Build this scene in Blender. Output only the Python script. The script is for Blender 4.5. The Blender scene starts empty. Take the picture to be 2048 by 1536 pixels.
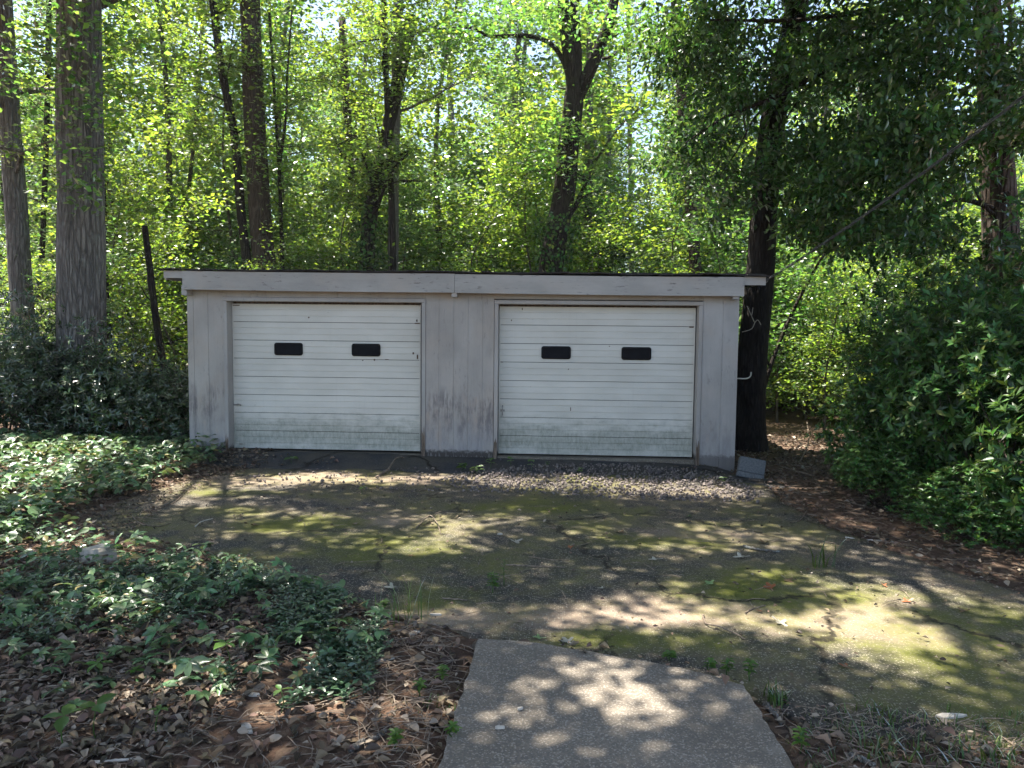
import bpy, math, random
import numpy as np
from mathutils import Vector, Matrix

# ------------------------------------------------------------------ scene, camera, light
sc = bpy.context.scene
C = sc.collection
rad = math.radians

CAM = np.array([4.6607, -10.8571, 1.7720])
YAW, PIT, ROL = -0.0567983, -0.0716429, 0.0100210
FPX = 1537.0                                   # focal length in pixels of a 2048 px wide picture


def cam_axes():
    f = np.array([math.sin(YAW) * math.cos(PIT), math.cos(YAW) * math.cos(PIT), math.sin(PIT)])
    r = np.array([math.cos(YAW), -math.sin(YAW), 0.0])
    u = np.cross(r, f)
    return (r * math.cos(ROL) + u * math.sin(ROL), -r * math.sin(ROL) + u * math.cos(ROL), f)


RT, UP, FW = cam_axes()
cd = bpy.data.cameras.new("camera")
cam = bpy.data.objects.new("camera", cd)
C.objects.link(cam)
cd.sensor_fit = 'HORIZONTAL'
cd.sensor_width = 36.0
cd.lens = 36.0 * FPX / 2048.0
cd.clip_start = 0.05
cd.clip_end = 800.0
cam.matrix_world = Matrix(((RT[0], UP[0], -FW[0], CAM[0]), (RT[1], UP[1], -FW[1], CAM[1]),
                           (RT[2], UP[2], -FW[2], CAM[2]), (0, 0, 0, 1)))
sc.camera = cam

TOSUN = np.array([-0.36, 0.15, 1.0])           # high sun, behind the garage and to the left
SUN_EL = math.atan2(TOSUN[2], math.hypot(TOSUN[0], TOSUN[1]))
world = bpy.data.worlds.new("World")
sc.world = world
world.use_nodes = True
wn = world.node_tree
for n in list(wn.nodes):
    wn.nodes.remove(n)
wo = wn.nodes.new('ShaderNodeOutputWorld')
wb = wn.nodes.new('ShaderNodeBackground')
sk = wn.nodes.new('ShaderNodeTexSky')
sk.sky_type = 'NISHITA'
sk.sun_disc = False
sk.sun_elevation = SUN_EL
sk.sun_rotation = math.atan2(TOSUN[0], TOSUN[1])
sk.air_density = 1.0
sk.dust_density = 1.6
sk.ozone_density = 1.0
wb.inputs['Strength'].default_value = 0.085
wn.links.new(sk.outputs[0], wb.inputs['Color'])
wn.links.new(wb.outputs[0], wo.inputs['Surface'])

sd = bpy.data.lights.new("sun", 'SUN')
sun = bpy.data.objects.new("sun", sd)
C.objects.link(sun)
sd.energy = 5.0
sd.angle = rad(0.53)
sd.color = (1.0, 0.94, 0.84)
sun.rotation_euler = Vector(TOSUN).to_track_quat('Z', 'Y').to_euler()
sun.location = (0, 0, 30)

sc.view_settings.view_transform = 'Standard'
sc.view_settings.look = 'None'
sc.view_settings.gamma = 1.0
sc.view_settings.use_curve_mapping = False
sc.view_settings.exposure = 2.12

cy = sc.cycles
cy.max_bounces = 8
cy.diffuse_bounces = 5
cy.glossy_bounces = 2
cy.transmission_bounces = 4
cy.sample_clamp_indirect = 6.0
cy.use_denoising = True
cy.caustics_reflective = False
cy.caustics_refractive = False
cy.use_adaptive_sampling = True
cy.adaptive_threshold = 0.015


# ------------------------------------------------------------------ helpers
def ray(px, py):
    return FW + RT * (px - 1024) / FPX + UP * (768 - py) / FPX


def at(px, py, Y):                              # the point of the place at depth plane y = Y
    d = ray(px, py)
    return CAM + d * ((Y - CAM[1]) / d[1])


def gnd(px, py, z=-0.15):                       # the point of the place on the ground
    d = ray(px, py)
    return CAM + d * ((z - CAM[2]) / d[2])


def rng_(s):
    return np.random.default_rng(abs(int(s)))


def mesh(name, V, quads=None, tris=None, smooth=False):
    me = bpy.data.meshes.new(name)
    V = np.asarray(V, dtype=np.float32).reshape(-1, 3)
    me.vertices.add(len(V))
    me.vertices.foreach_set('co', V.ravel())
    q = np.zeros((0, 4), np.int32) if quads is None or len(quads) == 0 else np.asarray(quads, np.int32)
    t = np.zeros((0, 3), np.int32) if tris is None or len(tris) == 0 else np.asarray(tris, np.int32)
    idx = np.concatenate([q.ravel(), t.ravel()])
    me.loops.add(len(idx))
    me.loops.foreach_set('vertex_index', idx)
    st = np.concatenate([np.arange(len(q)) * 4, len(q) * 4 + np.arange(len(t)) * 3]).astype(np.int32)
    me.polygons.add(len(st))
    me.polygons.foreach_set('loop_start', st)
    me.polygons.foreach_set('use_smooth', np.full(len(st), bool(smooth)))
    me.update(calc_edges=True)
    me.validate()
    return me


def obj(name, me, mat=None, parent=None, loc=None):
    o = bpy.data.objects.new(name, me)
    C.objects.link(o)
    if mat is not None and len(me.materials) == 0:
        me.materials.append(mat)
    if parent is not None:
        o.parent = parent
    if loc is not None:
        o.location = loc
    return o


def tag(o, label=None, cat=None, group=None, kind=None):
    if label:
        o['label'] = label
    if cat:
        o['category'] = cat
    if group:
        o['group'] = group
    if kind:
        o['kind'] = kind
    return o


def thing(name, loc, label, cat, group=None, rz=0.0):
    o = bpy.data.objects.new(name, None)
    o.empty_display_size = 0.2
    C.objects.link(o)
    o.location = [float(a) for a in loc]
    o.rotation_euler = (0, 0, rz)
    return tag(o, label, cat, group)


class MB:
    """collects shapes for one mesh"""

    def __init__(self, org=(0, 0, 0)):
        self.v, self.q, self.t, self.n = [], [], [], 0
        self.o = np.array(org, float)

    def add(self, V, quads=None, tris=None):
        V = np.asarray(V, float).reshape(-1, 3) - self.o
        if quads is not None and len(quads):
            self.q.append(np.asarray(quads) + self.n)
        if tris is not None and len(tris):
            self.t.append(np.asarray(tris) + self.n)
        self.v.append(V)
        self.n += len(V)
        return self

    def box(self, a, b, bev=0.0):
        (x0, y0, z0), (x1, y1, z1) = a, b
        if bev <= 0:
            V = [(x, y, z) for x in (x0, x1) for y in (y0, y1) for z in (z0, z1)]
            Q = [(0, 1, 3, 2), (4, 6, 7, 5), (0, 4, 5, 1), (2, 3, 7, 6), (0, 2, 6, 4), (1, 5, 7, 3)]
            return self.add(V, Q)
        # chamfered box: 24 vertices
        V, key = [], {}
        for ix, x in enumerate((x0, x1)):
            for iy, y in enumerate((y0, y1)):
                for iz, z in enumerate((z0, z1)):
                    sx, sy, sz = (1 - 2 * ix) * bev, (1 - 2 * iy) * bev, (1 - 2 * iz) * bev
                    key[(ix, iy, iz, 0)] = len(V); V.append((x, y + sy, z + sz))
                    key[(ix, iy, iz, 1)] = len(V); V.append((x + sx, y, z + sz))
                    key[(ix, iy, iz, 2)] = len(V); V.append((x + sx, y + sy, z))
        k = key
        Q, T = [], []
        for s in (0, 1):
            Q.append([k[(s, 0, 0, 0)], k[(s, 1, 0, 0)], k[(s, 1, 1, 0)], k[(s, 0, 1, 0)]][::(1 if s else -1)])
            Q.append([k[(0, s, 0, 1)], k[(0, s, 1, 1)], k[(1, s, 1, 1)], k[(1, s, 0, 1)]][::(1 if s else -1)])
            Q.append([k[(0, 0, s, 2)], k[(1, 0, s, 2)], k[(1, 1, s, 2)], k[(0, 1, s, 2)]][::(1 if s else -1)])
        for a_ in (0, 1):
            for b_ in (0, 1):
                Q.append([k[(0, a_, b_, 1)], k[(1, a_, b_, 1)], k[(1, a_, b_, 2)], k[(0, a_, b_, 2)]])
                Q.append([k[(a_, 0, b_, 0)], k[(a_, 1, b_, 0)], k[(a_, 1, b_, 2)], k[(a_, 0, b_, 2)]])
                Q.append([k[(a_, b_, 0, 0)], k[(a_, b_, 1, 0)], k[(a_, b_, 1, 1)], k[(a_, b_, 0, 1)]])
        for ix in (0, 1):
            for iy in (0, 1):
                for iz in (0, 1):
                    T.append([k[(ix, iy, iz, j)] for j in range(3)])
        return self.add(V, Q, T)

    def tube(self, path, radii, n=8, cap=True, ridge=0.0, seed=0, ridges=9):
        path = np.asarray(path, float)
        m = len(path)
        radii = np.broadcast_to(np.asarray(radii, float), (m,))
        tan = np.gradient(path, axis=0)
        tan /= np.linalg.norm(tan, axis=1)[:, None] + 1e-9
        a = np.array([1.0, 0, 0]) if abs(tan[0][0]) < 0.8 else np.array([0, 1.0, 0])
        us, ws = [], []
        for i in range(m):
            a = a - tan[i] * (a @ tan[i])
            a /= np.linalg.norm(a) + 1e-9
            us.append(a)
            ws.append(np.cross(tan[i], a))
        us, ws = np.array(us), np.array(ws)
        th = np.linspace(0, 2 * math.pi, n, endpoint=False)
        R = np.repeat(radii[:, None], n, 1)
        if ridge > 0:
            r = rng_(seed)
            ln = np.concatenate([[0], np.cumsum(np.linalg.norm(np.diff(path, axis=0), axis=1))])
            mod = np.zeros((m, n))
            for k in range(ridges):
                fr = r.integers(5, max(6, n // 2 - 1))
                mod += np.sin(fr * th[None, :] + r.uniform(0, 6.3) + np.sin(ln[:, None] * r.uniform(.8, 3) + r.uniform(0, 6)) * r.uniform(.4, 1.6))
            mod = mod / math.sqrt(ridges)
            big = sum(np.sin(k * th[None, :] + r.uniform(0, 6.3) + ln[:, None] * r.uniform(-.5, .5)) / k for k in (2, 3))
            R = R * (1 + ridge * mod + ridge * 0.8 * big)
        V = path[:, None, :] + us[:, None, :] * (np.cos(th)[None, :, None] * R[:, :, None]) + ws[:, None, :] * (np.sin(th)[None, :, None] * R[:, :, None])
        V = V.reshape(-1, 3)
        i = np.arange(m - 1)[:, None] * n
        j = np.arange(n)[None, :]
        j2 = (j + 1) % n
        Q = np.stack([i + j, i + j2, i + n + j2, i + n + j], -1).reshape(-1, 4)
        T = []
        if cap:
            T = [(0, k + 1, k) for k in range(1, n - 1)] + [((m - 1) * n, (m - 1) * n + k, (m - 1) * n + k + 1) for k in range(1, n - 1)]
        return self.add(V, Q, T)

    def me(self, name, smooth=False):
        V = np.concatenate(self.v)
        q = np.concatenate(self.q) if self.q else None
        t = np.concatenate(self.t) if self.t else None
        return mesh(name, V, q, t, smooth)


def curve(pts, n):
    """smooth path (Catmull-Rom) through control points"""
    P = np.asarray(pts, float)
    P = np.vstack([2 * P[0] - P[1], P, 2 * P[-1] - P[-2]])
    s = len(P) - 3
    out = []
    for u in np.linspace(0, s - 1e-6, n):
        i = int(u)
        t = u - i
        a, b, c, d = P[i], P[i + 1], P[i + 2], P[i + 3]
        out.append(0.5 * (2 * b + (c - a) * t + (2 * a - 5 * b + 4 * c - d) * t * t + (3 * b - a - 3 * c + d) * t ** 3))
    return np.array(out)


def norm(a):
    return a / (np.linalg.norm(a, axis=-1, keepdims=True) + 1e-9)


T4 = (np.array([[0, 0, 0], [.42, .5, .05], [1, 0, -.06], [.42, -.5, .05]]), [(0, 3, 2), (0, 2, 1)])
T5 = (np.array([[0, 0, 0], [.42, .5, .05], [1, 0, -.12], [.42, -.5, .05], [.5, 0, -.03]]),
      [(0, 3, 4), (3, 2, 4), (2, 1, 4), (1, 0, 4)])
T8 = (np.array([[0, 0, 0], [.22, .36, .03], [.55, .48, .04], [.82, .24, -.02], [1, 0, -.14], [.82, -.24, -.02], [.55, -.48, .04],
                [.22, -.36, .03], [.5, 0, -.05]]),
      [(0, 7, 8), (7, 6, 8), (6, 5, 8), (5, 4, 8), (4, 3, 8), (3, 2, 8), (2, 1, 8), (1, 0, 8)])


def leaf_mesh(name, P, D, N, L, W, tmpl=T4, curl=None):
    P = np.asarray(P, float)
    D = norm(np.asarray(D, float))
    S = norm(np.cross(N, D))
    N = np.cross(D, S)
    tv, tf = tmpl
    L = np.broadcast_to(L, (len(P),))
    W = np.broadcast_to(W, (len(P),))
    tz = tv[None, :, 2] * np.ones((len(P), 1))
    if curl is not None:
        tz = tz + curl[:, None] * (4 * tv[None, :, 1] ** 2 + (tv[None, :, 0] - .4) ** 2)
    V = P[:, None, :] + D[:, None, :] * (tv[None, :, 0] * L[:, None])[..., None] \
        + S[:, None, :] * (tv[None, :, 1] * W[:, None])[..., None] + N[:, None, :] * (tz * L[:, None])[..., None]
    k = len(tv)
    F = (np.asarray(tf)[None] + (np.arange(len(P)) * k)[:, None, None]).reshape(-1, 3)
    return mesh(name, V.reshape(-1, 3), None, F, True)


def cat_leaves(parts):
    return [np.concatenate([p[i] for p in parts]) for i in range(5)]


# ------------------------------------------------------------------ materials
def nt(name):
    m = bpy.data.materials.new(name)
    m.use_nodes = True
    t = m.node_tree
    for n in list(t.nodes):
        t.nodes.remove(n)
    out = t.nodes.new('ShaderNodeOutputMaterial')
    return m, t, out


class NB:
    """small helper to write node graphs"""

    def __init__(self, t):
        self.t = t

    def n(self, kind, **kw):
        x = self.t.nodes.new(kind)
        for k, v in kw.items():
            setattr(x, k, v)
        return x

    def link(self, a, b):
        self.t.links.new(a, b)

    def pos(self):
        return self.n('ShaderNodeNewGeometry').outputs['Position']

    def objc(self):
        return self.n('ShaderNodeTexCoord').outputs['Object']

    def map(self, v, scale=(1, 1, 1), loc=(0, 0, 0)):
        m = self.n('ShaderNodeMapping')
        m.inputs['Scale'].default_value = scale
        m.inputs['Location'].default_value = loc
        self.link(v, m.inputs['Vector'])
        return m.outputs[0]

    def noise(self, v, scale, detail=4, rough=.55, dist=0.0):
        x = self.n('ShaderNodeTexNoise')
        x.inputs['Scale'].default_value = scale
        x.inputs['Detail'].default_value = detail
        x.inputs['Roughness'].default_value = rough
        x.inputs['Distortion'].default_value = dist
        self.link(v, x.inputs['Vector'])
        return x.outputs['Fac']

    def voro(self, v, scale, feature='F1', out='Distance', rand=1.0):
        x = self.n('ShaderNodeTexVoronoi', feature=feature)
        x.inputs['Scale'].default_value = scale
        x.inputs['Randomness'].default_value = rand
        self.link(v, x.inputs['Vector'])
        return x.outputs[out]

    def ramp(self, f, a, b, lo=0.0, hi=1.0):
        x = self.n('ShaderNodeMapRange', interpolation_type='SMOOTHSTEP')
        x.inputs[1].default_value = a
        x.inputs[2].default_value = b
        x.inputs[3].default_value = lo
        x.inputs[4].default_value = hi
        self.link(f, x.inputs[0])
        return x.outputs[0]

    def math(self, op, a, b=None):
        x = self.n('ShaderNodeMath', operation=op)
        for i, s in enumerate((a, b)):
            if s is None:
                continue
            if isinstance(s, (int, float)):
                x.inputs[i].default_value = s
            else:
                self.link(s, x.inputs[i])
        return x.outputs[0]

    def mix(self, f, a, b, mode='MIX'):
        x = self.n('ShaderNodeMix', data_type='RGBA', blend_type=mode)
        for s, k in ((f, 0), (a, 6), (b, 7)):
            if isinstance(s, (int, float)):
                x.inputs[k].default_value = s
            elif isinstance(s, tuple):
                x.inputs[k].default_value = s if len(s) == 4 else s + (1.0,)
            else:
                self.link(s, x.inputs[k])
        return x.outputs[2]

    def sep(self, v):
        x = self.n('ShaderNodeSeparateXYZ')
        self.link(v, x.inputs[0])
        return x.outputs

    def bump(self, h, strength, dist, prev=None):
        x = self.n('ShaderNodeBump')
        x.inputs['Strength'].default_value = strength
        x.inputs['Distance'].default_value = dist
        self.link(h, x.inputs['Height'])
        if prev is not None:
            self.link(prev, x.inputs['Normal'])
        return x.outputs[0]

    def pbr(self, out, col, rough=.8, normal=None, spec=.3, metal=0.0):
        p = self.n('ShaderNodeBsdfPrincipled')
        for s, k in ((col, 'Base Color'), (rough, 'Roughness'), (metal, 'Metallic'), (spec, 'Specular IOR Level')):
            if isinstance(s, (int, float)):
                p.inputs[k].default_value = s
            elif isinstance(s, tuple):
                p.inputs[k].default_value = s if len(s) == 4 else s + (1.0,)
            else:
                self.link(s, p.inputs[k])
        if normal is not None:
            self.link(normal, p.inputs['Normal'])
        self.link(p.outputs[0], out.inputs['Surface'])
        return p


def leaf_material(name, refl, trans, tf=.45, gloss=.08, rough=.35, var=.35, hue=.035, odd=None):
    m, t, out = nt(name)
    b = NB(t)
    g = b.n('ShaderNodeNewGeometry')
    oi = b.n('ShaderNodeObjectInfo')
    r = g.outputs['Random Per Island']
    v = b.ramp(r, 0, 1, 1 - var, 1 + var)
    ov = b.ramp(oi.outputs['Random'], 0, 1, .82, 1.18)
    val = b.math('MULTIPLY', v, ov)
    hv = b.math('ADD', b.math('MULTIPLY', b.math('FRACT', b.math('MULTIPLY', r, 37.3)), 2 * hue), .5 - hue)

    def tone(c):
        h = b.n('ShaderNodeHueSaturation')
        h.inputs['Color'].default_value = c + (1.0,)
        b.link(val, h.inputs['Value'])
        b.link(hv, h.inputs['Hue'])
        o = h.outputs[0]
        if odd:
            o = b.mix(b.math('GREATER_THAN', b.math('FRACT', b.math('MULTIPLY', r, 91.7)), 1 - odd[0]), o, odd[1])
        return o
    d = b.n('ShaderNodeBsdfDiffuse')
    b.link(tone(refl), d.inputs['Color'])
    tr = b.n('ShaderNodeBsdfTranslucent')
    b.link(tone(trans), tr.inputs['Color'])
    mx = b.n('ShaderNodeMixShader')
    mx.inputs[0].default_value = tf
    b.link(d.outputs[0], mx.inputs[1])
    b.link(tr.outputs[0], mx.inputs[2])
    gl = b.n('ShaderNodeBsdfGlossy')
    gl.inputs['Roughness'].default_value = rough
    gl.inputs['Color'].default_value = (1, 1, 1, 1)
    fr = b.n('ShaderNodeLayerWeight')
    fr.inputs['Blend'].default_value = .25
    fac = b.math('ADD', b.math('MULTIPLY', fr.outputs['Fresnel'], gloss * 4), gloss * .35)
    m2 = b.n('ShaderNodeMixShader')
    b.link(fac, m2.inputs[0])
    b.link(mx.outputs[0], m2.inputs[1])
    b.link(gl.outputs[0], m2.inputs[2])
    b.link(m2.outputs[0], out.inputs['Surface'])
    return m


def bark_material(name, dark, light, sc_=1.0, lichen=0.0, bump=.6, moss=0.0):
    m, t, out = nt(name)
    b = NB(t)
    o = b.objc()
    st = b.map(o, (13 * sc_, 13 * sc_, 1.9 * sc_))
    n1 = b.noise(st, 1.0, 6, .62, .6)
    n2 = b.noise(b.map(o, (40 * sc_, 40 * sc_, 7 * sc_)), 1.0, 4, .6)
    big = b.noise(o, 1.3, 3)
    vd = b.voro(b.map(b.mix(.12, o, b.n('ShaderNodeTexNoise').outputs['Color']) if False else o, (15 * sc_, 15 * sc_, 2.6 * sc_)), 1.0, 'DISTANCE_TO_EDGE')
    fur = b.ramp(b.math('ADD', vd, b.math('MULTIPLY', n1, .22)), .10, .34)
    f = b.math('MULTIPLY', b.ramp(n1, .30, .62), b.ramp(fur, 0, 1, .3, 1))
    col = b.mix(f, dark, light)
    col = b.mix(b.math('MULTIPLY', b.ramp(n2, .4, .7), .45), col, tuple(c * .55 for c in dark))
    col = b.mix(b.ramp(big, .35, .75, 0, .35), col, tuple(c * .6 for c in light))
    if lichen > 0:
        l = b.noise(o, 5.5, 5, .65)
        col = b.mix(b.ramp(l, .56, .66, 0, lichen), col, (.33, .34, .30))
    if moss > 0:
        l = b.noise(o, 3.1, 5, .65)
        col = b.mix(b.ramp(l, .5, .62, 0, moss), col, (.07, .09, .02))
    h = b.math('ADD', b.math('ADD', b.math('MULTIPLY', n1, .6), b.math('MULTIPLY', fur, .8)), b.math('MULTIPLY', n2, .35))
    b.pbr(out, col, .92, b.bump(h, bump, .05), .15)
    return m


def flat_material(name, c, rough=.8, metal=0.0, spec=.3, nz=0.0, scale=20.0, bump=0.0):
    m, t, out = nt(name)
    b = NB(t)
    o = b.objc()
    n = b.noise(o, scale, 5, .6)
    col = b.mix(b.ramp(n, .3, .7), tuple(a * (1 - nz) for a in c), tuple(min(1, a * (1 + nz)) for a in c))
    b.pbr(out, col, rough, b.bump(n, bump, .01) if bump else None, spec, metal)
    return m


M = {}
M['leaf_bright'] = leaf_material('leaf bright', (.065, .125, .025), (.31, .45, .042), .57, .07, .38, .4, .03)
M['leaf_mid'] = leaf_material('leaf mid', (.055, .11, .025), (.19, .37, .05), .55, .07, .38, .4, .03)
M['leaf_blue'] = leaf_material('leaf cool', (.06, .11, .04), (.18, .33, .075), .52, .08, .38, .35, .02)
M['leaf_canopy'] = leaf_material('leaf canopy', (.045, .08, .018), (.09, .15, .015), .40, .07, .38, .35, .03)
M['leaf_dark'] = leaf_material('leaf evergreen', (.045, .10, .03), (.12, .24, .03), .38, .055, .33, .5, .03)
M['leaf_shrub'] = leaf_material('leaf shrub', (.052, .118, .03), (.11, .21, .03), .34, .05, .34, .6, .035, (.04, (.17, .20, .05, 1)))
M['leaf_lshrub'] = leaf_material('leaf lance', (.036, .072, .028), (.06, .11, .022), .30, .16, .24, .4, .02)
M['leaf_cover'] = leaf_material('leaf cover', (.10, .185, .07), (.14, .25, .05), .35, .10, .36, .5, .04, (.05, (.26, .22, .07, 1)))
M['leaf_vinca'] = leaf_material('leaf periwinkle', (.04, .085, .04), (.06, .11, .03), .28, .14, .28, .35, .02)
M['leaf_weed'] = leaf_material('leaf weed', (.07, .15, .025), (.16, .28, .03), .42, .07, .4, .3, .03)
M['litter'] = leaf_material('dry leaves', (.15, .105, .07), (.09, .055, .028), .12, .05, .5, .62, .03, (.16, (.30, .245, .185, 1)))
M['grass'] = leaf_material('grass blade', (.07, .12, .025), (.12, .18, .03), .35, .06, .4, .35, .04)
M['bark_grey'] = bark_material('bark grey', (.14, .125, .115), (.31, .285, .262), 1.0, .35, .9)
M['bark_brown'] = bark_material('bark brown', (.05, .038, .03), (.13, .10, .08), 1.2, .12, .7)
M['bark_dark'] = bark_material('bark dark', (.024, .019, .017), (.062, .05, .043), 1.3, .0, .7, .15)
M['bark_black'] = bark_material('bark black', (.016, .013, .012), (.045, .038, .033), 1.2, .0, .6)
M['bark_pine'] = bark_material('bark red', (.05, .037, .029), (.125, .092, .072), .8, .08, .9)
M['bark_far'] = bark_material('bark far', (.085, .072, .058), (.18, .155, .13), 1.0, .15, .4)
M['twig'] = flat_material('dead twig', (.20, .155, .115), .85, nz=.45, scale=30, bump=.3)
M['pale_wood'] = flat_material('bleached wood', (.50, .45, .38), .85, nz=.25, scale=25, bump=.3)
M['lichen_wood'] = bark_material('lichen wood', (.10, .085, .07), (.26, .245, .22), 3.0, .8, .5)
M['black'] = flat_material('black rubber', (.004, .0045, .0055), .5, spec=.15, nz=.2)
M['cable'] = flat_material('weathered cable', (.085, .085, .09), .7, nz=.3, scale=40)
M['steel'] = flat_material('dull steel', (.35, .34, .33), .45, .8, nz=.3, scale=40)
M['rust'] = flat_material('rusty steel', (.12, .075, .05), .7, .3, nz=.4, scale=60)
M['pvc'] = flat_material('aged white plastic', (.55, .53, .46), .5, nz=.15)
M['block'] = flat_material('grey block', (.13, .14, .15), .9, nz=.25, scale=45, bump=.3)
M['rock'] = flat_material('pale stone', (.45, .40, .33), .9, nz=.25, scale=14, bump=.4)
M['dark_inside'] = flat_material('dark interior', (.05, .045, .04), .9, nz=.3)
M['shingle'] = flat_material('asphalt shingle', (.045, .04, .038), .95, nz=.4, scale=120, bump=.4)


def glass_material():
    m, t, out = nt('dark window glass')
    b = NB(t)
    n = b.noise(b.objc(), 7.0, 3)
    col = b.mix(b.ramp(n, .35, .7), (.004, .0075, .012), (.008, .013, .019))
    b.pbr(out, col, .12, None, .07)
    return m


M['glass'] = glass_material()


def paint_material(name, base, peel=0.35, smear=0.0, smear_z=0.9, foot=0.0, horiz=False):
    """old paint on boards: faint grain, peeling flecks, grime"""
    m, t, out = nt(name)
    b = NB(t)
    p = b.pos()
    grain = b.noise(b.map(p, (4, 4, 60) if horiz else (55, 55, 3.2)), 1.0, 5, .6)
    cloud = b.noise(b.map(p, (1.3, 1.3, .8) if not horiz else (.9, .9, 2.0)), 1.6, 5, .6)
    col = b.mix(b.ramp(cloud, .3, .72), tuple(c * .86 for c in base), tuple(min(1, c * 1.1) for c in base))
    warm = b.noise(p, 2.2, 4)
    col = b.mix(b.ramp(warm, .45, .75, 0, .45), col, (base[0] * 1.08, base[1] * .98, base[2] * .90))
    col = b.mix(b.ramp(grain, .42, .7, 0, .09), col, tuple(c * .5 for c in base))
    fl = b.noise(b.map(p, (9, 9, 46) if horiz else (34, 34, 8)), 1.0, 6, .7)
    gate = b.noise(p, 2.7, 3)
    msk = b.math('MULTIPLY', b.ramp(fl, .585, .63), b.ramp(gate, .45, .62))
    col = b.mix(b.math('MULTIPLY', msk, peel), col, (.10, .095, .095))
    z = b.sep(p)[2]
    if smear > 0:
        st = b.noise(b.map(p, (16, 16, 2.6)), 1.0, 6, .7)
        zz = b.math('MULTIPLY', b.ramp(z, smear_z + .25, smear_z - .15), b.ramp(z, -.3, .45, .35, 1))
        blot = b.noise(b.map(p, (3.2, 3.2, 2.2)), 1.0, 4, .6)
        mk = b.math('MULTIPLY', b.math('MULTIPLY', b.ramp(st, .40, .60), zz), b.ramp(blot, .36, .6))
        col = b.mix(b.math('MULTIPLY', mk, smear), col, (.215, .195, .19))
        st2 = b.noise(b.map(p, (11, 11, 3.4), (3, 1, 7)), 1.0, 5, .65)
        m3 = b.math('MULTIPLY', b.math('MULTIPLY', b.ramp(st2, .5, .62), zz), b.ramp(blot, .6, .4))
        col = b.mix(b.math('MULTIPLY', m3, smear * .8), col, (.43, .36, .31))
        low = b.math('MULTIPLY', b.ramp(z, .62, .1), b.ramp(blot, .25, .6))
        col = b.mix(b.math('MULTIPLY', low, .4 * smear), col, (.30, .31, .345))
    if foot > 0:
        fn = b.noise(p, 26, 5, .7)
        zf = b.math('ADD', z, b.math('MULTIPLY', fn, -.16))
        col = b.mix(b.math('MULTIPLY', b.ramp(zf, .0, -.07), foot), col, (.05, .042, .038))
    nrm = b.bump(b.math('ADD', grain, b.math('MULTIPLY', msk, -1.2)), .12, .004)
    b.pbr(out, col, .85, nrm, .1)
    return m


M['siding'] = paint_material('grey siding paint', (.43, .40, .37), .3, 1.0, .85, .9)
M['siding_side'] = paint_material('grey siding paint plain', (.44, .42, .40), .3, .5, .45, .6)
M['fascia'] = paint_material('grey fascia paint', (.43, .412, .39), .8, horiz=True)
M['trim'] = paint_material('grey trim paint', (.42, .40, .38), .35, .35, .3, .9)
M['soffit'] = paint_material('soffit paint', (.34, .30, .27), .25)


def bare_material():
    m, t, out = nt('rotten bare wood')
    b = NB(t)
    p = b.pos()
    n = b.noise(b.map(p, (40, 40, 5)), 1, 5, .65)
    b.pbr(out, b.mix(b.ramp(n, .35, .65), (.085, .06, .045), (.24, .19, .15)), .9, b.bump(n, .5, .01), .1)
    return m


M['bare_wood'] = bare_material()


def door_material():
    m, t, out = nt('white ribbed door steel')
    b = NB(t)
    p = b.pos()
    xyz = b.sep(p)
    base = b.mix(b.ramp(b.noise(b.map(p, (.9, .9, 2.4)), 1.5, 4), .3, .7), (.62, .605, .55), (.70, .685, .63))
    # algae film that grows from the bottom up
    n1 = b.noise(b.map(p, (2.2, 2.2, 5)), 1.4, 5, .65)
    n2 = b.noise(b.map(p, (22, 22, 9)), 1.0, 5, .7)
    edge = b.math('ADD', xyz[2], b.math('MULTIPLY', b.math('SUBTRACT', n1, .5), -.75))
    film = b.math('MULTIPLY', b.ramp(edge, .56, .22), b.ramp(edge, -.10, .16, .35, 1))
    col = b.mix(b.math('MULTIPLY', film, b.ramp(n2, .25, .7, .35, .85)), base, (.27, .285, .235))
    sp = b.noise(b.map(p, (60, 60, 30)), 1.0, 4, .7)
    col = b.mix(b.math('MULTIPLY', film, b.ramp(sp, .56, .7, 0, .6)), col, (.10, .11, .09))
    # faint vertical drip marks and rusty nicks
    dr = b.noise(b.map(p, (30, 30, .9)), 1.0, 4, .6)
    col = b.mix(b.ramp(dr, .55, .8, 0, .20), col, (.45, .44, .41))
    nk = b.math('MULTIPLY', b.ramp(b.noise(b.map(p, (14, 14, 40)), 1.0, 3, .6), .70, .74), b.ramp(b.noise(p, 1.9, 2), .5, .62))
    col = b.mix(b.math('MULTIPLY', nk, .8), col, (.12, .09, .07))
    b.pbr(out, col, .6, b.bump(b.noise(p, 5.0, 3), .05, .02), .2)
    return m


M['door'] = door_material()


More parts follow.
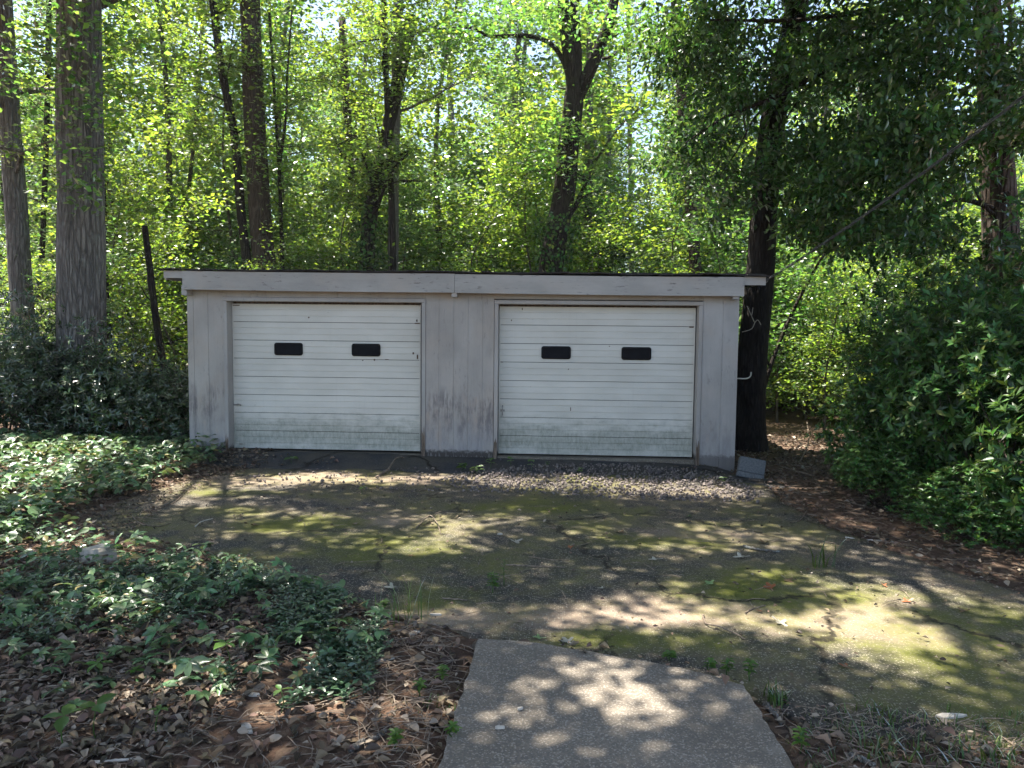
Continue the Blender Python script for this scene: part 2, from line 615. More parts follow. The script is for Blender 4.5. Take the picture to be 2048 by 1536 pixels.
def asphalt_material(name, moss=1.0, base=(.052, .048, .042), pale=(.40, .35, .27), agg=.45, dirt=1.0):
    m, t, out = nt(name)
    b = NB(t)
    p = b.pos()
    n_big = b.noise(p, .55, 4, .6)
    n_mid = b.noise(p, 2.2, 5, .62)
    n_fine = b.noise(p, 55, 4, .65)
    cell = b.voro(p, 75)
    cellc = b.voro(p, 75, out='Color')
    cs = b.sep(cellc)
    col = b.mix(b.ramp(n_fine, .3, .7), tuple(c * .65 for c in base), tuple(c * 1.35 for c in base))
    # worn brown dust over the asphalt
    dm = b.math('MULTIPLY', b.ramp(b.math('ADD', n_mid, b.math('MULTIPLY', n_fine, .25)), .48, .78), dirt)
    col = b.mix(b.math('MULTIPLY', dm, .75), col, (.17, .13, .095))
    if moss > .5:  # sunlit spots brightened in the colour itself with pale beige
        pb = None
        for cx, cy_, rx, ry in SUN_PALE:
            dv_ = b.n('ShaderNodeVectorMath', operation='LENGTH')
            b.link(b.map(p, (1 / rx, 1 / ry, 0), (-cx / rx, -cy_ / ry, 0)), dv_.inputs[0])
            w_ = b.ramp(b.math('ADD', dv_.outputs['Value'], b.math('MULTIPLY', b.math('SUBTRACT', n_mid, .5), 1.2)), 1.3, .25)
            pb = w_ if pb is None else b.math('MAXIMUM', pb, w_)
        col = b.mix(b.math('MULTIPLY', pb, b.ramp(n_fine, .2, .75, .55, .95)), col, (.27, .205, .15))
    # pale stones set in the surface
    st = b.math('MULTIPLY', b.math('GREATER_THAN', cs[0], 1 - agg), b.ramp(cell, .5, .3))
    colst = b.mix(cs[1], tuple(c * .5 for c in pale), pale)
    col = b.mix(b.math('MULTIPLY', st, .8), col, colst)
    if moss > 0:
        mm = b.math('ADD', b.math('MULTIPLY', n_big, .9), b.math('MULTIPLY', n_mid, .8))
        mm = b.math('ADD', mm, b.math('MULTIPLY', b.noise(p, 14, 5, .7), .35))
        bias = None
        for cx, cy_, rx, ry in MOSS:
            dv_ = b.n('ShaderNodeVectorMath', operation='LENGTH')
            b.link(b.map(p, (1 / rx, 1 / ry, 0), (-cx / rx, -cy_ / ry, 0)), dv_.inputs[0])
            w_ = b.ramp(dv_.outputs['Value'], 1.25, .2)
            bias = w_ if bias is None else b.math('MAXIMUM', bias, w_)
        mm = b.math('ADD', mm, b.math('MULTIPLY', bias, .24))
        mk = b.ramp(mm, .86, 1.5)
        moss_c = b.mix(b.noise(p, 30, 4), (.05, .058, .012), (.15, .16, .024))
        gap = b.ramp(b.math('ADD', cell, b.math('MULTIPLY', n_fine, .3)), .28, .5, .45, 1)
        col = b.mix(b.math('MULTIPLY', b.math('MULTIPLY', mk, gap), moss), col, moss_c)
    wv = b.n('ShaderNodeVectorMath', operation='ADD')
    nz3 = b.n('ShaderNodeTexNoise')
    nz3.inputs['Scale'].default_value = 1.7
    nz3.inputs['Detail'].default_value = 6
    nz3.inputs['Roughness'].default_value = .65
    b.link(p, nz3.inputs['Vector'])
    sv = b.n('ShaderNodeVectorMath', operation='SCALE')
    sv.inputs['Scale'].default_value = .8
    b.link(nz3.outputs['Color'], sv.inputs[0])
    b.link(p, wv.inputs[0])
    b.link(sv.outputs[0], wv.inputs[1])
    ck = b.voro(b.map(wv.outputs[0], (1, 1, 0)), .42, 'DISTANCE_TO_EDGE')
    crack = b.math('MULTIPLY', b.ramp(ck, .013, .003), b.ramp(n_big, .42, .55))
    col = b.mix(b.math('MULTIPLY', crack, .85), col, (.022, .018, .013))
    h = b.math('ADD', b.math('MULTIPLY', st, .6), b.math('ADD', b.math('MULTIPLY', n_fine, .6), b.math('MULTIPLY', n_mid, .5)))
    h = b.math('SUBTRACT', h, b.math('MULTIPLY', crack, 1.5))
    b.pbr(out, col, .92, b.bump(h, .5, .012), .2)
    return m


SUN_PALE = [(6.55, -5.6, .9, .5), (5.7, -5.6, .8, .35), (4.9, -5.85, .7, .25), (2.0, -1.25, 1.5, .5), (.6, -1.6, .8, .4), (6.3, -3.6, .8, .35), (7.1, -5.9, .5, .3), (3.95, -5.9, .5, .25), (3.0, -3.4, .35, .2)]  # pale patches painted where the sun spots fall
MOSS = [(3.1, -4.2, .75, .75), (2.2, -3.6, .8, .5), (1.3, -3.2, .5, .4), (4.6, -2.6, 1.4, .45), (6.6, -5.1, 1.1, .7), (7.4, -5.6, .8, .5), (5.2, -6.1, .7, .25), (3.9, -5.5, .5, .4), (5.5, -3.9, .7, .35), (.9, -2.3, .9, .25)]
M['drive'] = asphalt_material('mossy aggregate asphalt', 1.0)
M['apron'] = asphalt_material('dark patched asphalt', .12, (.05, .05, .053), (.14, .13, .12), .06, .35)


def concrete_material():
    m, t, out = nt('exposed aggregate concrete')
    b = NB(t)
    p = b.pos()
    n = b.noise(p, 1.4, 5, .6)
    f = b.noise(p, 90, 4, .7)
    cs = b.sep(b.voro(p, 130, out='Color'))
    d = b.voro(p, 130)
    col = b.mix(b.ramp(n, .3, .7), (.165, .138, .108), (.225, .19, .15))
    col = b.mix(b.ramp(f, .35, .7, 0, .45), col, (.11, .10, .085))
    col = b.mix(b.math('MULTIPLY', b.math('GREATER_THAN', cs[0], .66), .4), col, (.09, .085, .078))
    col = b.mix(b.math('MULTIPLY', b.math('LESS_THAN', cs[0], .18), .5), col, (.38, .335, .275))
    sp = b.noise(p, 8, 5, .7)
    col = b.mix(b.ramp(sp, .60, .72, 0, .5), col, (.10, .10, .09))
    st_ = b.noise(p, 2.6, 6, .7, 1.2)
    col = b.mix(b.ramp(st_, .52, .7, 0, .45), col, (.12, .105, .085))
    col = b.mix(b.ramp(b.noise(p, 3.7, 4), .6, .75, 0, .35), col, (.30, .27, .225))
    b.pbr(out, col, .9, b.bump(b.math('ADD', f, b.math('MULTIPLY', d, -.8)), .35, .006), .2)
    return m


M['concrete'] = concrete_material()


def soil_material():
    m, t, out = nt('red soil and leaf mould')
    b = NB(t)
    p = b.pos()
    n = b.noise(p, .9, 5, .6)
    f = b.noise(p, 28, 6, .7)
    g = b.noise(p, 90, 4, .7)
    ce = b.sep(b.voro(p, 22, out='Color'))
    col = b.mix(b.ramp(n, .35, .68), (.075, .053, .041), (.16, .098, .066))
    col = b.mix(b.ramp(f, .4, .68, 0, .7), col, (.055, .038, .028))
    col = b.mix(b.math('MULTIPLY', b.math('GREATER_THAN', ce[0], .7), .5), col, (.21, .15, .105))
    col = b.mix(b.ramp(g, .62, .72, 0, .6), col, (.34, .27, .20))
    h = b.math('ADD', f, b.math('MULTIPLY', g, .4))
    b.pbr(out, col, .95, b.bump(h, .8, .03), .1)
    return m


M['soil'] = soil_material()


def stone_material():
    m, t, out = nt('crushed stone')
    b = NB(t)
    r = b.n('ShaderNodeNewGeometry').outputs['Random Per Island']
    n = b.noise(b.pos(), 60, 4)
    col = b.mix(r, (.10, .085, .08), (.26, .22, .195))
    col = b.mix(b.math('GREATER_THAN', b.math('FRACT', b.math('MULTIPLY', r, 17.0)), .8), col, (.12, .10, .10))
    col = b.mix(b.ramp(n, .4, .7, 0, .4), col, (.12, .095, .08))
    b.pbr(out, col, .85, None, .25)
    return m


M['gravel'] = stone_material()


# ------------------------------------------------------------------ ground, driveway, walkway
def smooth_noise(x, y, seed, freqs=((.35, .5), (.9, .3), (2.3, .2))):
    r = rng_(seed)
    z = np.zeros_like(np.asarray(x, float))
    for f, a in freqs:
        for k in range(3):
            an = r.uniform(0, 6.3)
            z += a / 3 * np.sin(f * 2 * (x * math.cos(an) + y * math.sin(an)) + r.uniform(0, 6.3))
    return z


drive_px = [(352, 968), (250, 1000), (165, 1045), (250, 1075), (400, 1100), (540, 1150), (640, 1190), (760, 1225), (870, 1250), (962, 1273)]
D_left = [gnd(*p)[:2] for p in drive_px]
D_bot = [gnd(*p)[:2] for p in [(1090, 1290), (1200, 1315), (1310, 1335), (1440, 1358), (1510, 1388), (1585, 1425), (1640, 1446), (1760, 1466), (1900, 1480), (2120, 1500)]]
D_right = [(9.4, -6.6), gnd(2048, 1185)[:2], gnd(1900, 1140)[:2], gnd(1750, 1090)[:2], gnd(1640, 1045)[:2], gnd(1560, 1000)[:2], (7.35, -1.0), (7.2, -.55)]
D_poly = np.array(D_left + D_bot + D_right + [(5.0, -.45), (2.5, -.45), (.6, -.55)])


def jag(poly, step, amp, seed):
    r = rng_(seed)
    out = []
    for a, b in zip(poly, np.roll(poly, -1, 0)):
        L = np.linalg.norm(b - a)
        k = max(1, int(L / step))
        nrm = np.array([-(b - a)[1], (b - a)[0]]) / (L + 1e-9)
        for i in range(k):
            out.append(a + (b - a) * i / k + nrm * (r.normal(0, amp) if i else 0))
    return np.array(out)


def inside(px, py, poly):
    x, y = np.asarray(px, float), np.asarray(py, float)
    c = np.zeros(x.shape, bool)
    n = len(poly)
    for i in range(n):
        x0, y0 = poly[i]
        x1, y1 = poly[(i + 1) % n]
        k = (y0 > y) != (y1 > y)
        c ^= k & (x < (x1 - x0) * (y - y0) / (y1 - y0 + 1e-12) + x0)
    return c


def poly_dist(x, y, poly):
    d = np.full(np.asarray(x).shape, 1e9)
    for a, b in zip(poly, np.roll(poly, -1, 0)):
        ab = b - a
        t = np.clip(((x - a[0]) * ab[0] + (y - a[1]) * ab[1]) / (ab @ ab + 1e-12), 0, 1)
        d = np.minimum(d, np.hypot(x - a[0] - t * ab[0], y - a[1] - t * ab[1]))
    return d


D_poly = jag(D_poly, .16, .022, 3)
walk_px = [(957, 1277), (1020, 1280), (1090, 1288), (1215, 1309), (1300, 1324), (1360, 1335), (1420, 1350), (1487, 1371)]
W_top = [gnd(p[0], p[1], -.11)[:2] for p in walk_px]
W_l0, W_l1 = gnd(957, 1277, -.11)[:2], gnd(877, 1536, -.11)[:2]
W_r0, W_r1 = gnd(1490, 1374, -.11)[:2], gnd(1592, 1536, -.11)[:2]
dl, dr_ = (W_l1 - W_l0), (W_r1 - W_r0)
W_poly = np.array(W_top + [W_r0 + dr_ * 6.5, W_l0 + dl * 3.9])


def drive_z(x, y):
    return -.15 + .018 * smooth_noise(x, y, 11) + .006 * smooth_noise(x, y, 12, ((3.5, 1), (7, .6)))


def ground_z(x, y):
    x = np.asarray(x, float)
    y = np.asarray(y, float)
    z = -.15 + .03 * smooth_noise(x, y, 21) + .018 * smooth_noise(x, y, 22, ((2.6, 1), (5, .7)))
    # the left bank rises a little, the wood behind falls away to the right
    z = z + .14 * np.clip((.2 - x) / 3, 0, 1) * np.clip((1.5 - y) / 3, 0, 1)
    z = z - .05 * np.clip((x - 7.6) / 4, 0, 3) * np.clip((y - .5) / 4, 0, 4)
    far = np.hypot(x - 4, y - 2)
    z = z + .55 * smooth_noise(x, y, 23, ((.06, 1), (.13, .5))) * np.clip((far - 10) / 20, 0, 1)
    return z


def ground_full(x, y):
    z = ground_z(x, y)
    ins = inside(x, y, D_poly)
    d = poly_dist(x, y, D_poly) * np.where(ins, -1, 1)
    z = np.where(d < .3, -.235 + (z + .235) * np.clip((d + .10) / .14, 0, 1), z)
    iw = inside(x, y, W_poly)
    dw = poly_dist(x, y, W_poly) * np.where(iw, -1, 1)
    z = np.where(dw < .2, np.minimum(z, -.165 - .1 * np.clip((.02 - dw) / .1, 0, 1)), z)
    b = (x > -.62) & (x < 7.15) & (y > -.35) & (y < 6.2)
    return np.where(b, -.3, z)


def grow_axis(lo, hi, step, far, k=1.22):
    a = list(np.arange(lo, hi, step))
    s = step
    u = hi
    while u < far:
        a.append(u)
        s *= k
        u += s
    s, u = step, lo - step
    pre = []
    while u > -far:
        pre.append(u)
        s *= k
        u -= s
    return np.array(pre[::-1] + a)


gx = grow_axis(-5, 11, .085, 400)
gy = grow_axis(-9, 3, .085, 400)
X, Y = np.meshgrid(gx, gy)
Z = ground_full(X, Y)
nx, ny = len(gx), len(gy)
i = np.arange(ny - 1)[:, None] * nx + np.arange(nx - 1)[None, :]
gq = np.stack([i, i + 1, i + nx + 1, i + nx], -1).reshape(-1, 4)
tag(obj('ground', mesh('ground', np.stack([X, Y, Z], -1), gq, smooth=True), M['soil']), kind='structure')


def sheet(name, poly, zf, mat, step, skirt, org_z=None):
    """a paved sheet with its own jagged outline, fine grid inside and a skirt down into the soil"""
    import bmesh
    bm = bmesh.new()
    lo, hi = poly.min(0), poly.max(0)
    xs = np.arange(lo[0] - step, hi[0] + step * 2, step)
    ys = np.arange(lo[1] - step, hi[1] + step * 2, step)
    XX, YY = np.meshgrid(xs, ys)
    ins = inside(XX, YY, poly) & (poly_dist(XX, YY, poly) > step * .45)
    pts = np.concatenate([poly, np.stack([XX[ins], YY[ins]], 1)])
    from mathutils.geometry import delaunay_2d_cdt
    edges = [(k, (k + 1) % len(poly)) for k in range(len(poly))]
    res = delaunay_2d_cdt([Vector(p) for p in pts], edges, [], 1, 1e-4)
    v2 = np.array([(v.x, v.y) for v in res[0]])
    z = zf(v2[:, 0], v2[:, 1])
    n = len(v2)
    tris = [f for f in res[2] if len(f) == 3]
    V = np.column_stack([v2, z])
    # boundary edges get a skirt
    cnt = {}
    for f in tris:
        for a, b in ((f[0], f[1]), (f[1], f[2]), (f[2], f[0])):
            cnt[(a, b)] = 1
    bd = [(a, b) for (a, b) in cnt if (b, a) not in cnt]
    low = {}
    ex = []
    for a, b in bd:
        for c in (a, b):
            if c not in low:
                low[c] = n + len(ex)
                ex.append((V[c][0], V[c][1], V[c][2] - skirt))
    q = [(a, low[a], low[b], b) for a, b in bd]
    return obj(name, mesh(name, np.vstack([V, np.array(ex)]), q, tris), mat)


dv = sheet('driveway', D_poly, drive_z, M['drive'], .11, .12)
dv.data.polygons.foreach_set('use_smooth', np.ones(len(dv.data.polygons), bool))
tag(dv, kind='structure')

wk = sheet('walkway', jag(W_poly, .05, .006, 5), lambda x, y: -.108 + .004 * smooth_noise(x, y, 31), M['concrete'], .14, .14)
tag(wk, kind='structure')

# dark asphalt ramp up to the doors
A_poly = np.array([(-.45, -.06), (7.02, -.06), (7.22, -.2), (7.34, -.55), (7.6, -1.25), (7.42, -1.35), (7.1, -1.0), (6.7, -.78), (6.0, -.72), (5.0, -.66), (4.0, -.7),
                   (3.2, -.78), (2.4, -.7), (1.4, -.78), (.6, -.72), (-.1, -.6), (-.5, -.4)])


def apron_z(x, y):
    top = np.interp(x, [-1, 2.5, 3.8, 6.2, 6.8, 7.2], [-.02, -.035, -.06, -.075, -.11, -.2])
    t = np.clip((-.12 - y) / .62, 0, 1)
    t = t * t * (3 - 2 * t)
    return top * (1 - t) + (-.15) * t + .006 + .006 * smooth_noise(x, y, 41, ((3, 1), (6, .5)))


ap = sheet('asphalt_apron', jag(A_poly, .1, .018, 6), apron_z, M['apron'], .075, .2)
ap.data.polygons.foreach_set('use_smooth', np.ones(len(ap.data.polygons), bool))
tag(ap, kind='structure')

# ------------------------------------------------------------------ the garage
FY = -.16                                   # face of the siding
G0 = np.array([3.27, FY, 0.0])
garage = thing('garage', G0, 'low grey wooden two-bay garage with flat roof and white ribbed doors', 'garage')


def gpart(name, mb, mat, parent=None, smooth=False):
    return obj(name, mb.me(name, smooth), mat, parent or garage)


def gbox(name, a, b, mat, bev=.003, parent=None):
    mb = MB(G0)
    mb.box(a, b, bev)
    return gpart(name, mb, mat, parent)


X_L, X_R = float(at(376, 720, FY)[0]), float(at(1474.5, 760, FY)[0])
TY = FY - .018
r_ = rng_(50)


def board(x0, x1, z0, z1, name='siding_board', ragged=0.0, zr=None, mat=None):
    """a grooved plywood strip; the foot can be ragged where it has rotted"""
    if ragged <= 0:
        z0a = z0 if zr is None else z0
        mb = MB(G0)
        mb.box((x0 + .0022, FY, z0), (x1 - .0022, FY + .022, z1), .003)
        return gpart(name, mb, mat or M['siding'])
    n = max(4, int((x1 - x0) / .012))
    xs = np.linspace(x0 + .0025, x1 - .0025, n)
    zb = z0 + np.abs(rng_(int(x0 * 1000) + 7).normal(0, ragged, n)) * (rng_(int(x0 * 777) + 9).random(n) > .35)
    if zr is not None:
        zb = zb + np.interp(xs, [x0, x1], [0, zr])
    V, Q = [], []
    for y in (FY, FY + .022):
        for x, z in zip(xs, zb):
            V.append((x, y, z))
        for x in xs:
            V.append((x, y, z1))
    m_ = 2 * n
    for k in range(n - 1):
        Q.append((k, k + 1, n + k + 1, n + k))
        Q.append((m_ + k + 1, m_ + k, m_ + n + k, m_ + n + k + 1))
        Q.append((k + 1, k, m_ + k, m_ + k + 1))
        Q.append((n + k, n + k + 1, m_ + n + k + 1, m_ + n + k))
    Q += [(0, n, m_ + n, m_), (n - 1, m_ + n - 1, m_ + 2 * n - 1, 2 * n - 1)]
    mb = MB(G0).add(V, Q)
    return gpart(name, mb, mat or M['siding'])


def gx_of(px, py=720):
    return float(at(px, py, FY)[0])


ZT = 2.33
DL0, DL1 = float(at(455.5, 750, TY)[0]), float(at(843.0, 750, TY)[0])      # left opening
DR0, DR1 = float(at(995.5, 750, TY)[0]), float(at(1395.0, 750, TY)[0])     # right opening
HL, HR = float(at(650, 603.5, TY)[2]), float(at(1195, 609.5, TY)[2])
# left pier, middle pier, right pier
for a, b in zip([X_L, gx_of(388.6), gx_of(417.7)], [gx_of(388.6), gx_of(417.7), DL0 - .052]):
    board(a, b, .0, ZT, ragged=.012)
mp = [DL1 + .052, gx_of(878), gx_of(907.5), gx_of(936), gx_of(965), DR0 - .056]
for a, b in zip(mp[:-1], mp[1:]):
    board(a, b, -.055, ZT, ragged=.038)
rp = [DR1 + .056, gx_of(1443.5), X_R]
board(rp[0], rp[1], -.085, ZT, ragged=.008, zr=-.03, mat=M['siding_side'])
board(rp[1], rp[2], -.12, ZT, ragged=.008, zr=-.075, mat=M['siding_side'])
# strips over the doors, between trim and soffit
for xs in ([DL0 - .052, gx_of(500, 585), gx_of(676, 585), DL1 + .052], [DR0 - .056, gx_of(1203, 590), gx_of(1387, 590), DR1 + .056]):
    for a, b in zip(xs[:-1], xs[1:]):
        board(a, b, HL + .057, ZT, 'header_board')
# sheathing behind the boards (also seen in the grooves) and the other three walls
mb = MB(G0)
for a, b in ((X_L + .01, DL0 - .06), (DL1 + .06, DR0 - .06), (DR1 + .06, X_R - .01)):
    mb.box((a, FY + .0215 - .016, -.04), (b, FY + .09, ZT))
for a, b in ((DL0 - .06, DL1 + .06), (DR0 - .06, DR1 + .06)):
    mb.box((a, FY + .0055, HL + .06), (b, FY + .09, ZT))
gpart('sheathing', mb, M['siding_side'])
BY = 6.3
for x0, x1 in ((X_L, X_L + .02), (X_R - .02, X_R)):
    k = 0
    y = FY + .024
    while y < BY - .05:
        y1 = min(y + .2032, BY)
        gbox('side_board', (x0, y + .003, -.2), (x1, y1 - .003, ZT - (y1 - FY) * .02), M['siding_side'], .003)
        y = y1
gbox('back_wall', (X_L + .03, BY, -.2), (X_R - .03, BY + .1, 2.545), M['siding_side'], 0)
mb = MB(G0)
gbox('inner_wall', (X_L + .021, FY + .1, -.2), (X_L + .1, BY - .01, 2.545), M['dark_inside'], 0)
gbox('inner_wall', (X_R - .1, FY + .1, -.2), (X_R - .021, BY - .01, 2.545), M['dark_inside'], 0)
gbox('floor_slab', (X_L + .12, FY + .035, -.3), (X_R - .12, BY - .02, -.03), M['concrete'], .01)

# door trim: two jambs, a head, and the deep reveal inside each opening
for x0, x1, hz in ((DL0, DL1, HL), (DR0, DR1, HR)):
    zb = -.035 if x0 < 1 else -.075
    gbox('door_trim', (x0 - .052, FY - .018, zb), (x0, FY + .001, hz), M['trim'], .004)
    gbox('door_trim', (x1, FY - .018, zb - .02), (x1 + .054, FY + .001, hz), M['trim'], .004)
    gbox('door_trim', (x0 - .054, FY - .019, hz + .002), (x1 + .056, FY + .001, hz + .055), M['trim'], .004)
    gbox('door_jamb', (x0 - .04, FY + .002, zb), (x0 - .001, FY + .21, hz), M['trim'], .002)
    gbox('door_jamb', (x1 + .001, FY + .002, zb), (x1 + .04, FY + .21, hz), M['trim'], .002)
    gbox('door_head', (x0 - .0005, FY + .002, hz - .001), (x1 + .0005, FY + .21, hz + .04), M['trim'], .002)
    gbox('door_stop', (x0 + .002, .05, hz - .09), (x1 - .002, .07, hz - .003), M['bare_wood'], .002)
    gbox('door_stop', (x0 + .001, .05, zb), (x0 + .045, .068, hz - .095), M['dark_inside'], .002)
    gbox('door_stop', (x1 - .055, .05, zb), (x1 - .001, .068, hz - .095), M['dark_inside'], .002)
    # rotten feet of the jambs
    for xa, xb, hh in ((x0 - .05, x0 - .004, .26 if x0 > 1 else .22), (x1 + .004, x1 + .052, .34 if x0 < 1 else .3)):
        n = 9
        xs = np.linspace(xa, xb, n)
        zt = hh + zb + rng_(int(xa * 100) + 70).normal(0, .045, n)
        V, Q = [], []
        for x, z in zip(xs, zt):
            V += [(x, FY - .0205, zb - .03), (x, FY - .0205, z)]
        for k in range(n - 1):
            Q.append((2 * k, 2 * k + 2, 2 * k + 3, 2 * k + 1))
        V2 = [(v[0], v[1] + .002, v[2]) for v in V]
        Q2 = [tuple(a + len(V) for a in q[::-1]) for q in Q]
        gpart('bare_foot', MB(G0).add(V + V2, Q + Q2), M['bare_wood'])

# fascia, soffit, rakes, roof, brackets
FF = FY - .2
FZ0, FZ1 = float(at(909, 584.5, FF)[2]), float(at(909, 546.5, FF)[2])
FX0, FX1 = float(at(364.5, 560, FF)[0]), float(at(1489, 570, FF)[0])
XF = float(at(909, 560, FF)[0])


def fz(x):
    return np.interp(x, [-.6, 7.2], [.012, -.022])


def slanted(name, x0, x1, y0, y1, z0, z1, mat):
    mb = MB(G0)
    n = 12
    xs = np.linspace(x0, x1, n)
    sag = .006 * np.sin(np.linspace(0, math.pi, n)) * (1 if x1 - x0 > 1 else 0)
    V, Q = [], []
    for x, s in zip(xs, sag):
        o = float(fz(x)) - s
        V += [(x, y0, z0 + o), (x, y1, z0 + o), (x, y1, z1 + o), (x, y0, z1 + o)]
    for k in range(n - 1):
        for j in range(4):
            a, b = 4 * k + j, 4 * k + (j + 1) % 4
            Q.append((a, b, b + 4, a + 4))
    Q += [(0, 3, 2, 1), (4 * n - 4, 4 * n - 3, 4 * n - 2, 4 * n - 1)]
    mb.add(V, Q)
    return gpart(name, mb, mat)


slanted('fascia_board', FX0, XF - .002, FF, FF + .025, FZ0, FZ1, M['fascia'])
slanted('fascia_board', XF + .002, FX1, FF + .002, FF + .027, FZ0 - .002, FZ1 - .006, M['fascia'])
RX0, RX1 = float(at(325, 548, FF)[0]), float(at(1533, 560, FF)[0])
slanted('rake_end', RX0, FX0 - .002, FF + .03, FF + .055, FZ1 - .098, FZ1 + .002, M['fascia'])
slanted('rake_end', FX1 + .002, RX1, FF + .03, FF + .055, FZ1 - .11, FZ1 + .002, M['fascia'])
for x0 in (RX0, RX1 - .025):
    gbox('rake_board', (x0, FF + .057, 2.41), (x0 + .025, BY + .3, 2.505), M['fascia'], .003)
gbox('soffit', (FX0, FF + .028, 2.335), (FX1, FY - .001, 2.35), M['soffit'], .002)
for px, py in ((370, 583), (909, 588), (1471, 597)):
    x = float(at(px, py, FF + .06)[0])
    gbox('bracket', (x - .038, FF + .03, FZ0 - .065), (x + .038, FY - .001, 2.334), M['trim'], .004)
mb = MB(G0)
mb.box((RX0 + .01, FF + .06, 2.522), (RX1 - .01, BY + .3, 2.54))
gpart('roof_deck', mb, M['dark_inside'])
# shingle courses: tabs along the front edge, each one lifted and curled a little
r_ = rng_(61)
x = RX0 - .04
k = 0
while x < RX1 + .02:
    w = min(.30 + r_.normal(0, .012), RX1 + .05 - x)
    lift0, lift1 = abs(r_.normal(.004, .006)), abs(r_.normal(.004, .007))
    n = 6
    V, Q = [], []
    for j in range(n):
        u = j / (n - 1)
        xx = x + (w - .004) * u
        zz = FZ1 + .018 + fz(xx) + lift0 * (1 - u) + lift1 * u + .006 * math.sin(3 * u + k)
        yy = FF - .035 + r_.normal(0, .004)
        for (y_, dz) in ((yy, -.012), (yy, .004), (BY + .3 if k % 1 else FF + .3, .022), (FF + .3, .004)):
            V.append((xx, y_, zz + dz))
    for j in range(n - 1):
        for q in range(4):
            a, b = 4 * j + q, 4 * j + (q + 1) % 4
            Q.append((a, a + 4, b + 4, b))
    Q += [(0, 1, 2, 3), (4 * n - 1, 4 * n - 2, 4 * n - 3, 4 * n - 4)]
    gpart('shingle', MB(G0).add(V, Q), M['shingle'])
    x += w
    k += 1
mb = MB(G0)
mb.box((RX0 - .02, FF + .28, 2.543), (RX1 + .02, BY + .35, 2.56))
gpart('roof_felt', mb, M['shingle'])

# white pipe with an elbow on the right wall
pp = at(1474, 757, .02)
a = at(1493, 757, .02)
c = at(1501, 752, .02)
d_ = at(1502, 744, .02)
mb = MB(G0)
mb.tube(curve([pp, a, c, d_], 14), .009, 8)
gpart('pipe', mb, M['pvc'], None, True)


# sectional doors
def rounded_rect(w, h, r, n=5):
    out = []
    for cx, cz, a0 in ((w / 2 - r, h / 2 - r, 0), (-w / 2 + r, h / 2 - r, 90), (-w / 2 + r, -h / 2 + r, 180), (w / 2 - r, -h / 2 + r, 270)):
        for k in range(n):
            a = rad(a0 + 90 * k / (n - 1))
            out.append((cx + r * math.cos(a), cz + r * math.sin(a)))
    return out


PANEL_MESH = {}


def door(x0, w, h, zb, wins, tilt, latch):
    org = np.array([x0, 0.0, zb])
    core = MB(org)
    core.box((x0 + .006, .022, zb + .004), (x0 + w - .006, .045, zb + h - .002))
    dr = obj('garage_door', core.me('garage_door'), M['black'], garage, Vector(org - G0))
    dr.rotation_euler = (0, tilt, 0)
    n = 8
    ph = h / n
    for k in range(n):
        key = round(w, 3)
        if key not in PANEL_MESH:
            # profile: three flat ribs divided by two small steps, a lip at top and bottom
            z = [.004, .0065]
            prof = [(.020, .003), (.004, .003), (.001, .006)]
            for j in (1, 2):
                s = ph * j / 3
                prof += [(.0005, s - .006), (.008, s - .0025), (.008, s + .001), (.0005, s + .006)]
            prof += [(.0005, ph - .006), (.006, ph - .0028), (.020, ph - .0028)]
            m_ = len(prof)
            V = [(0.0, y, zz) for y, zz in prof] + [(w, y, zz) for y, zz in prof]
            Q = [(j, j + 1, m_ + j + 1, m_ + j) for j in range(m_ - 1)]
            # close the ends
            T = [(0, j + 1, j) for j in range(1, m_ - 1)] + [(m_, m_ + j, m_ + j + 1) for j in range(1, m_ - 1)]
            PANEL_MESH[key] = mesh('door_panel', V, [q[::-1] for q in Q], T)
        obj('panel', PANEL_MESH[key], M['door'], dr, (0, 0, k * ph))
    # end stiles: thin flanges that cover the panel ends
    for xs in (0.0, w - .016):
        b_ = MB()
        b_.box((xs, -.0015, .003), (xs + .016, .0005, h - .003))
        obj('end_stile', b_.me('end_stile'), M['door'], dr)
    for wx, wz in wins:
        o2 = rounded_rect(.415, .182, .035)
        i2 = rounded_rect(.375, .142, .022)
        m_ = len(o2)
        V, Q = [], []
        for (ax, az), (bx, bz) in zip(o2, i2):
            V += [(ax, 0, az), (ax, -.013, az), (bx, -.015, bz), (bx, -.002, bz)]
        for k in range(m_):
            for j in range(3):
                a, b = 4 * k + j, 4 * k + j + 1
                c, d = 4 * ((k + 1) % m_) + j + 1, 4 * ((k + 1) % m_) + j
                Q.append((a, d, c, b))
        obj('window_frame', mesh('window_frame', V, Q), M['black'], dr, (wx, -.0005, wz))
        V = [(ax, -.006, az) for ax, az in i2] + [(0, -.0065, 0)]
        T = [(m_, k, (k + 1) % m_) for k in range(m_)]
        obj('window_pane', mesh('window_pane', V, None, [t[::-1] for t in T]), M['glass'], dr, (wx, -.0005, wz))
    lx, lz, hor = latch
    b_ = MB()
    if hor:
        b_.box((lx - .03, -.006, lz - .008), (lx + .075, -.001, lz + .008), .002)
        b_.tube(curve([(lx + .03, -.006, lz - .004), (lx + .04, -.035, lz + .012), (lx + .075, -.038, lz + .012), (lx + .088, -.03, lz - .002), (lx + .07, -.006, lz - .012)], 14), .007, 6)
    else:
        b_.box((lx - .03, -.006, lz - .016), (lx + .03, -.001, lz + .016), .002)
        b_.tube(curve([(lx, -.006, lz + .07), (lx, -.035, lz + .06), (lx, -.04, lz), (lx, -.035, lz - .055), (lx, -.006, lz - .065)], 14), .008, 6)
    obj('latch', b_.me('latch', False), M['steel'], dr)
    return dr


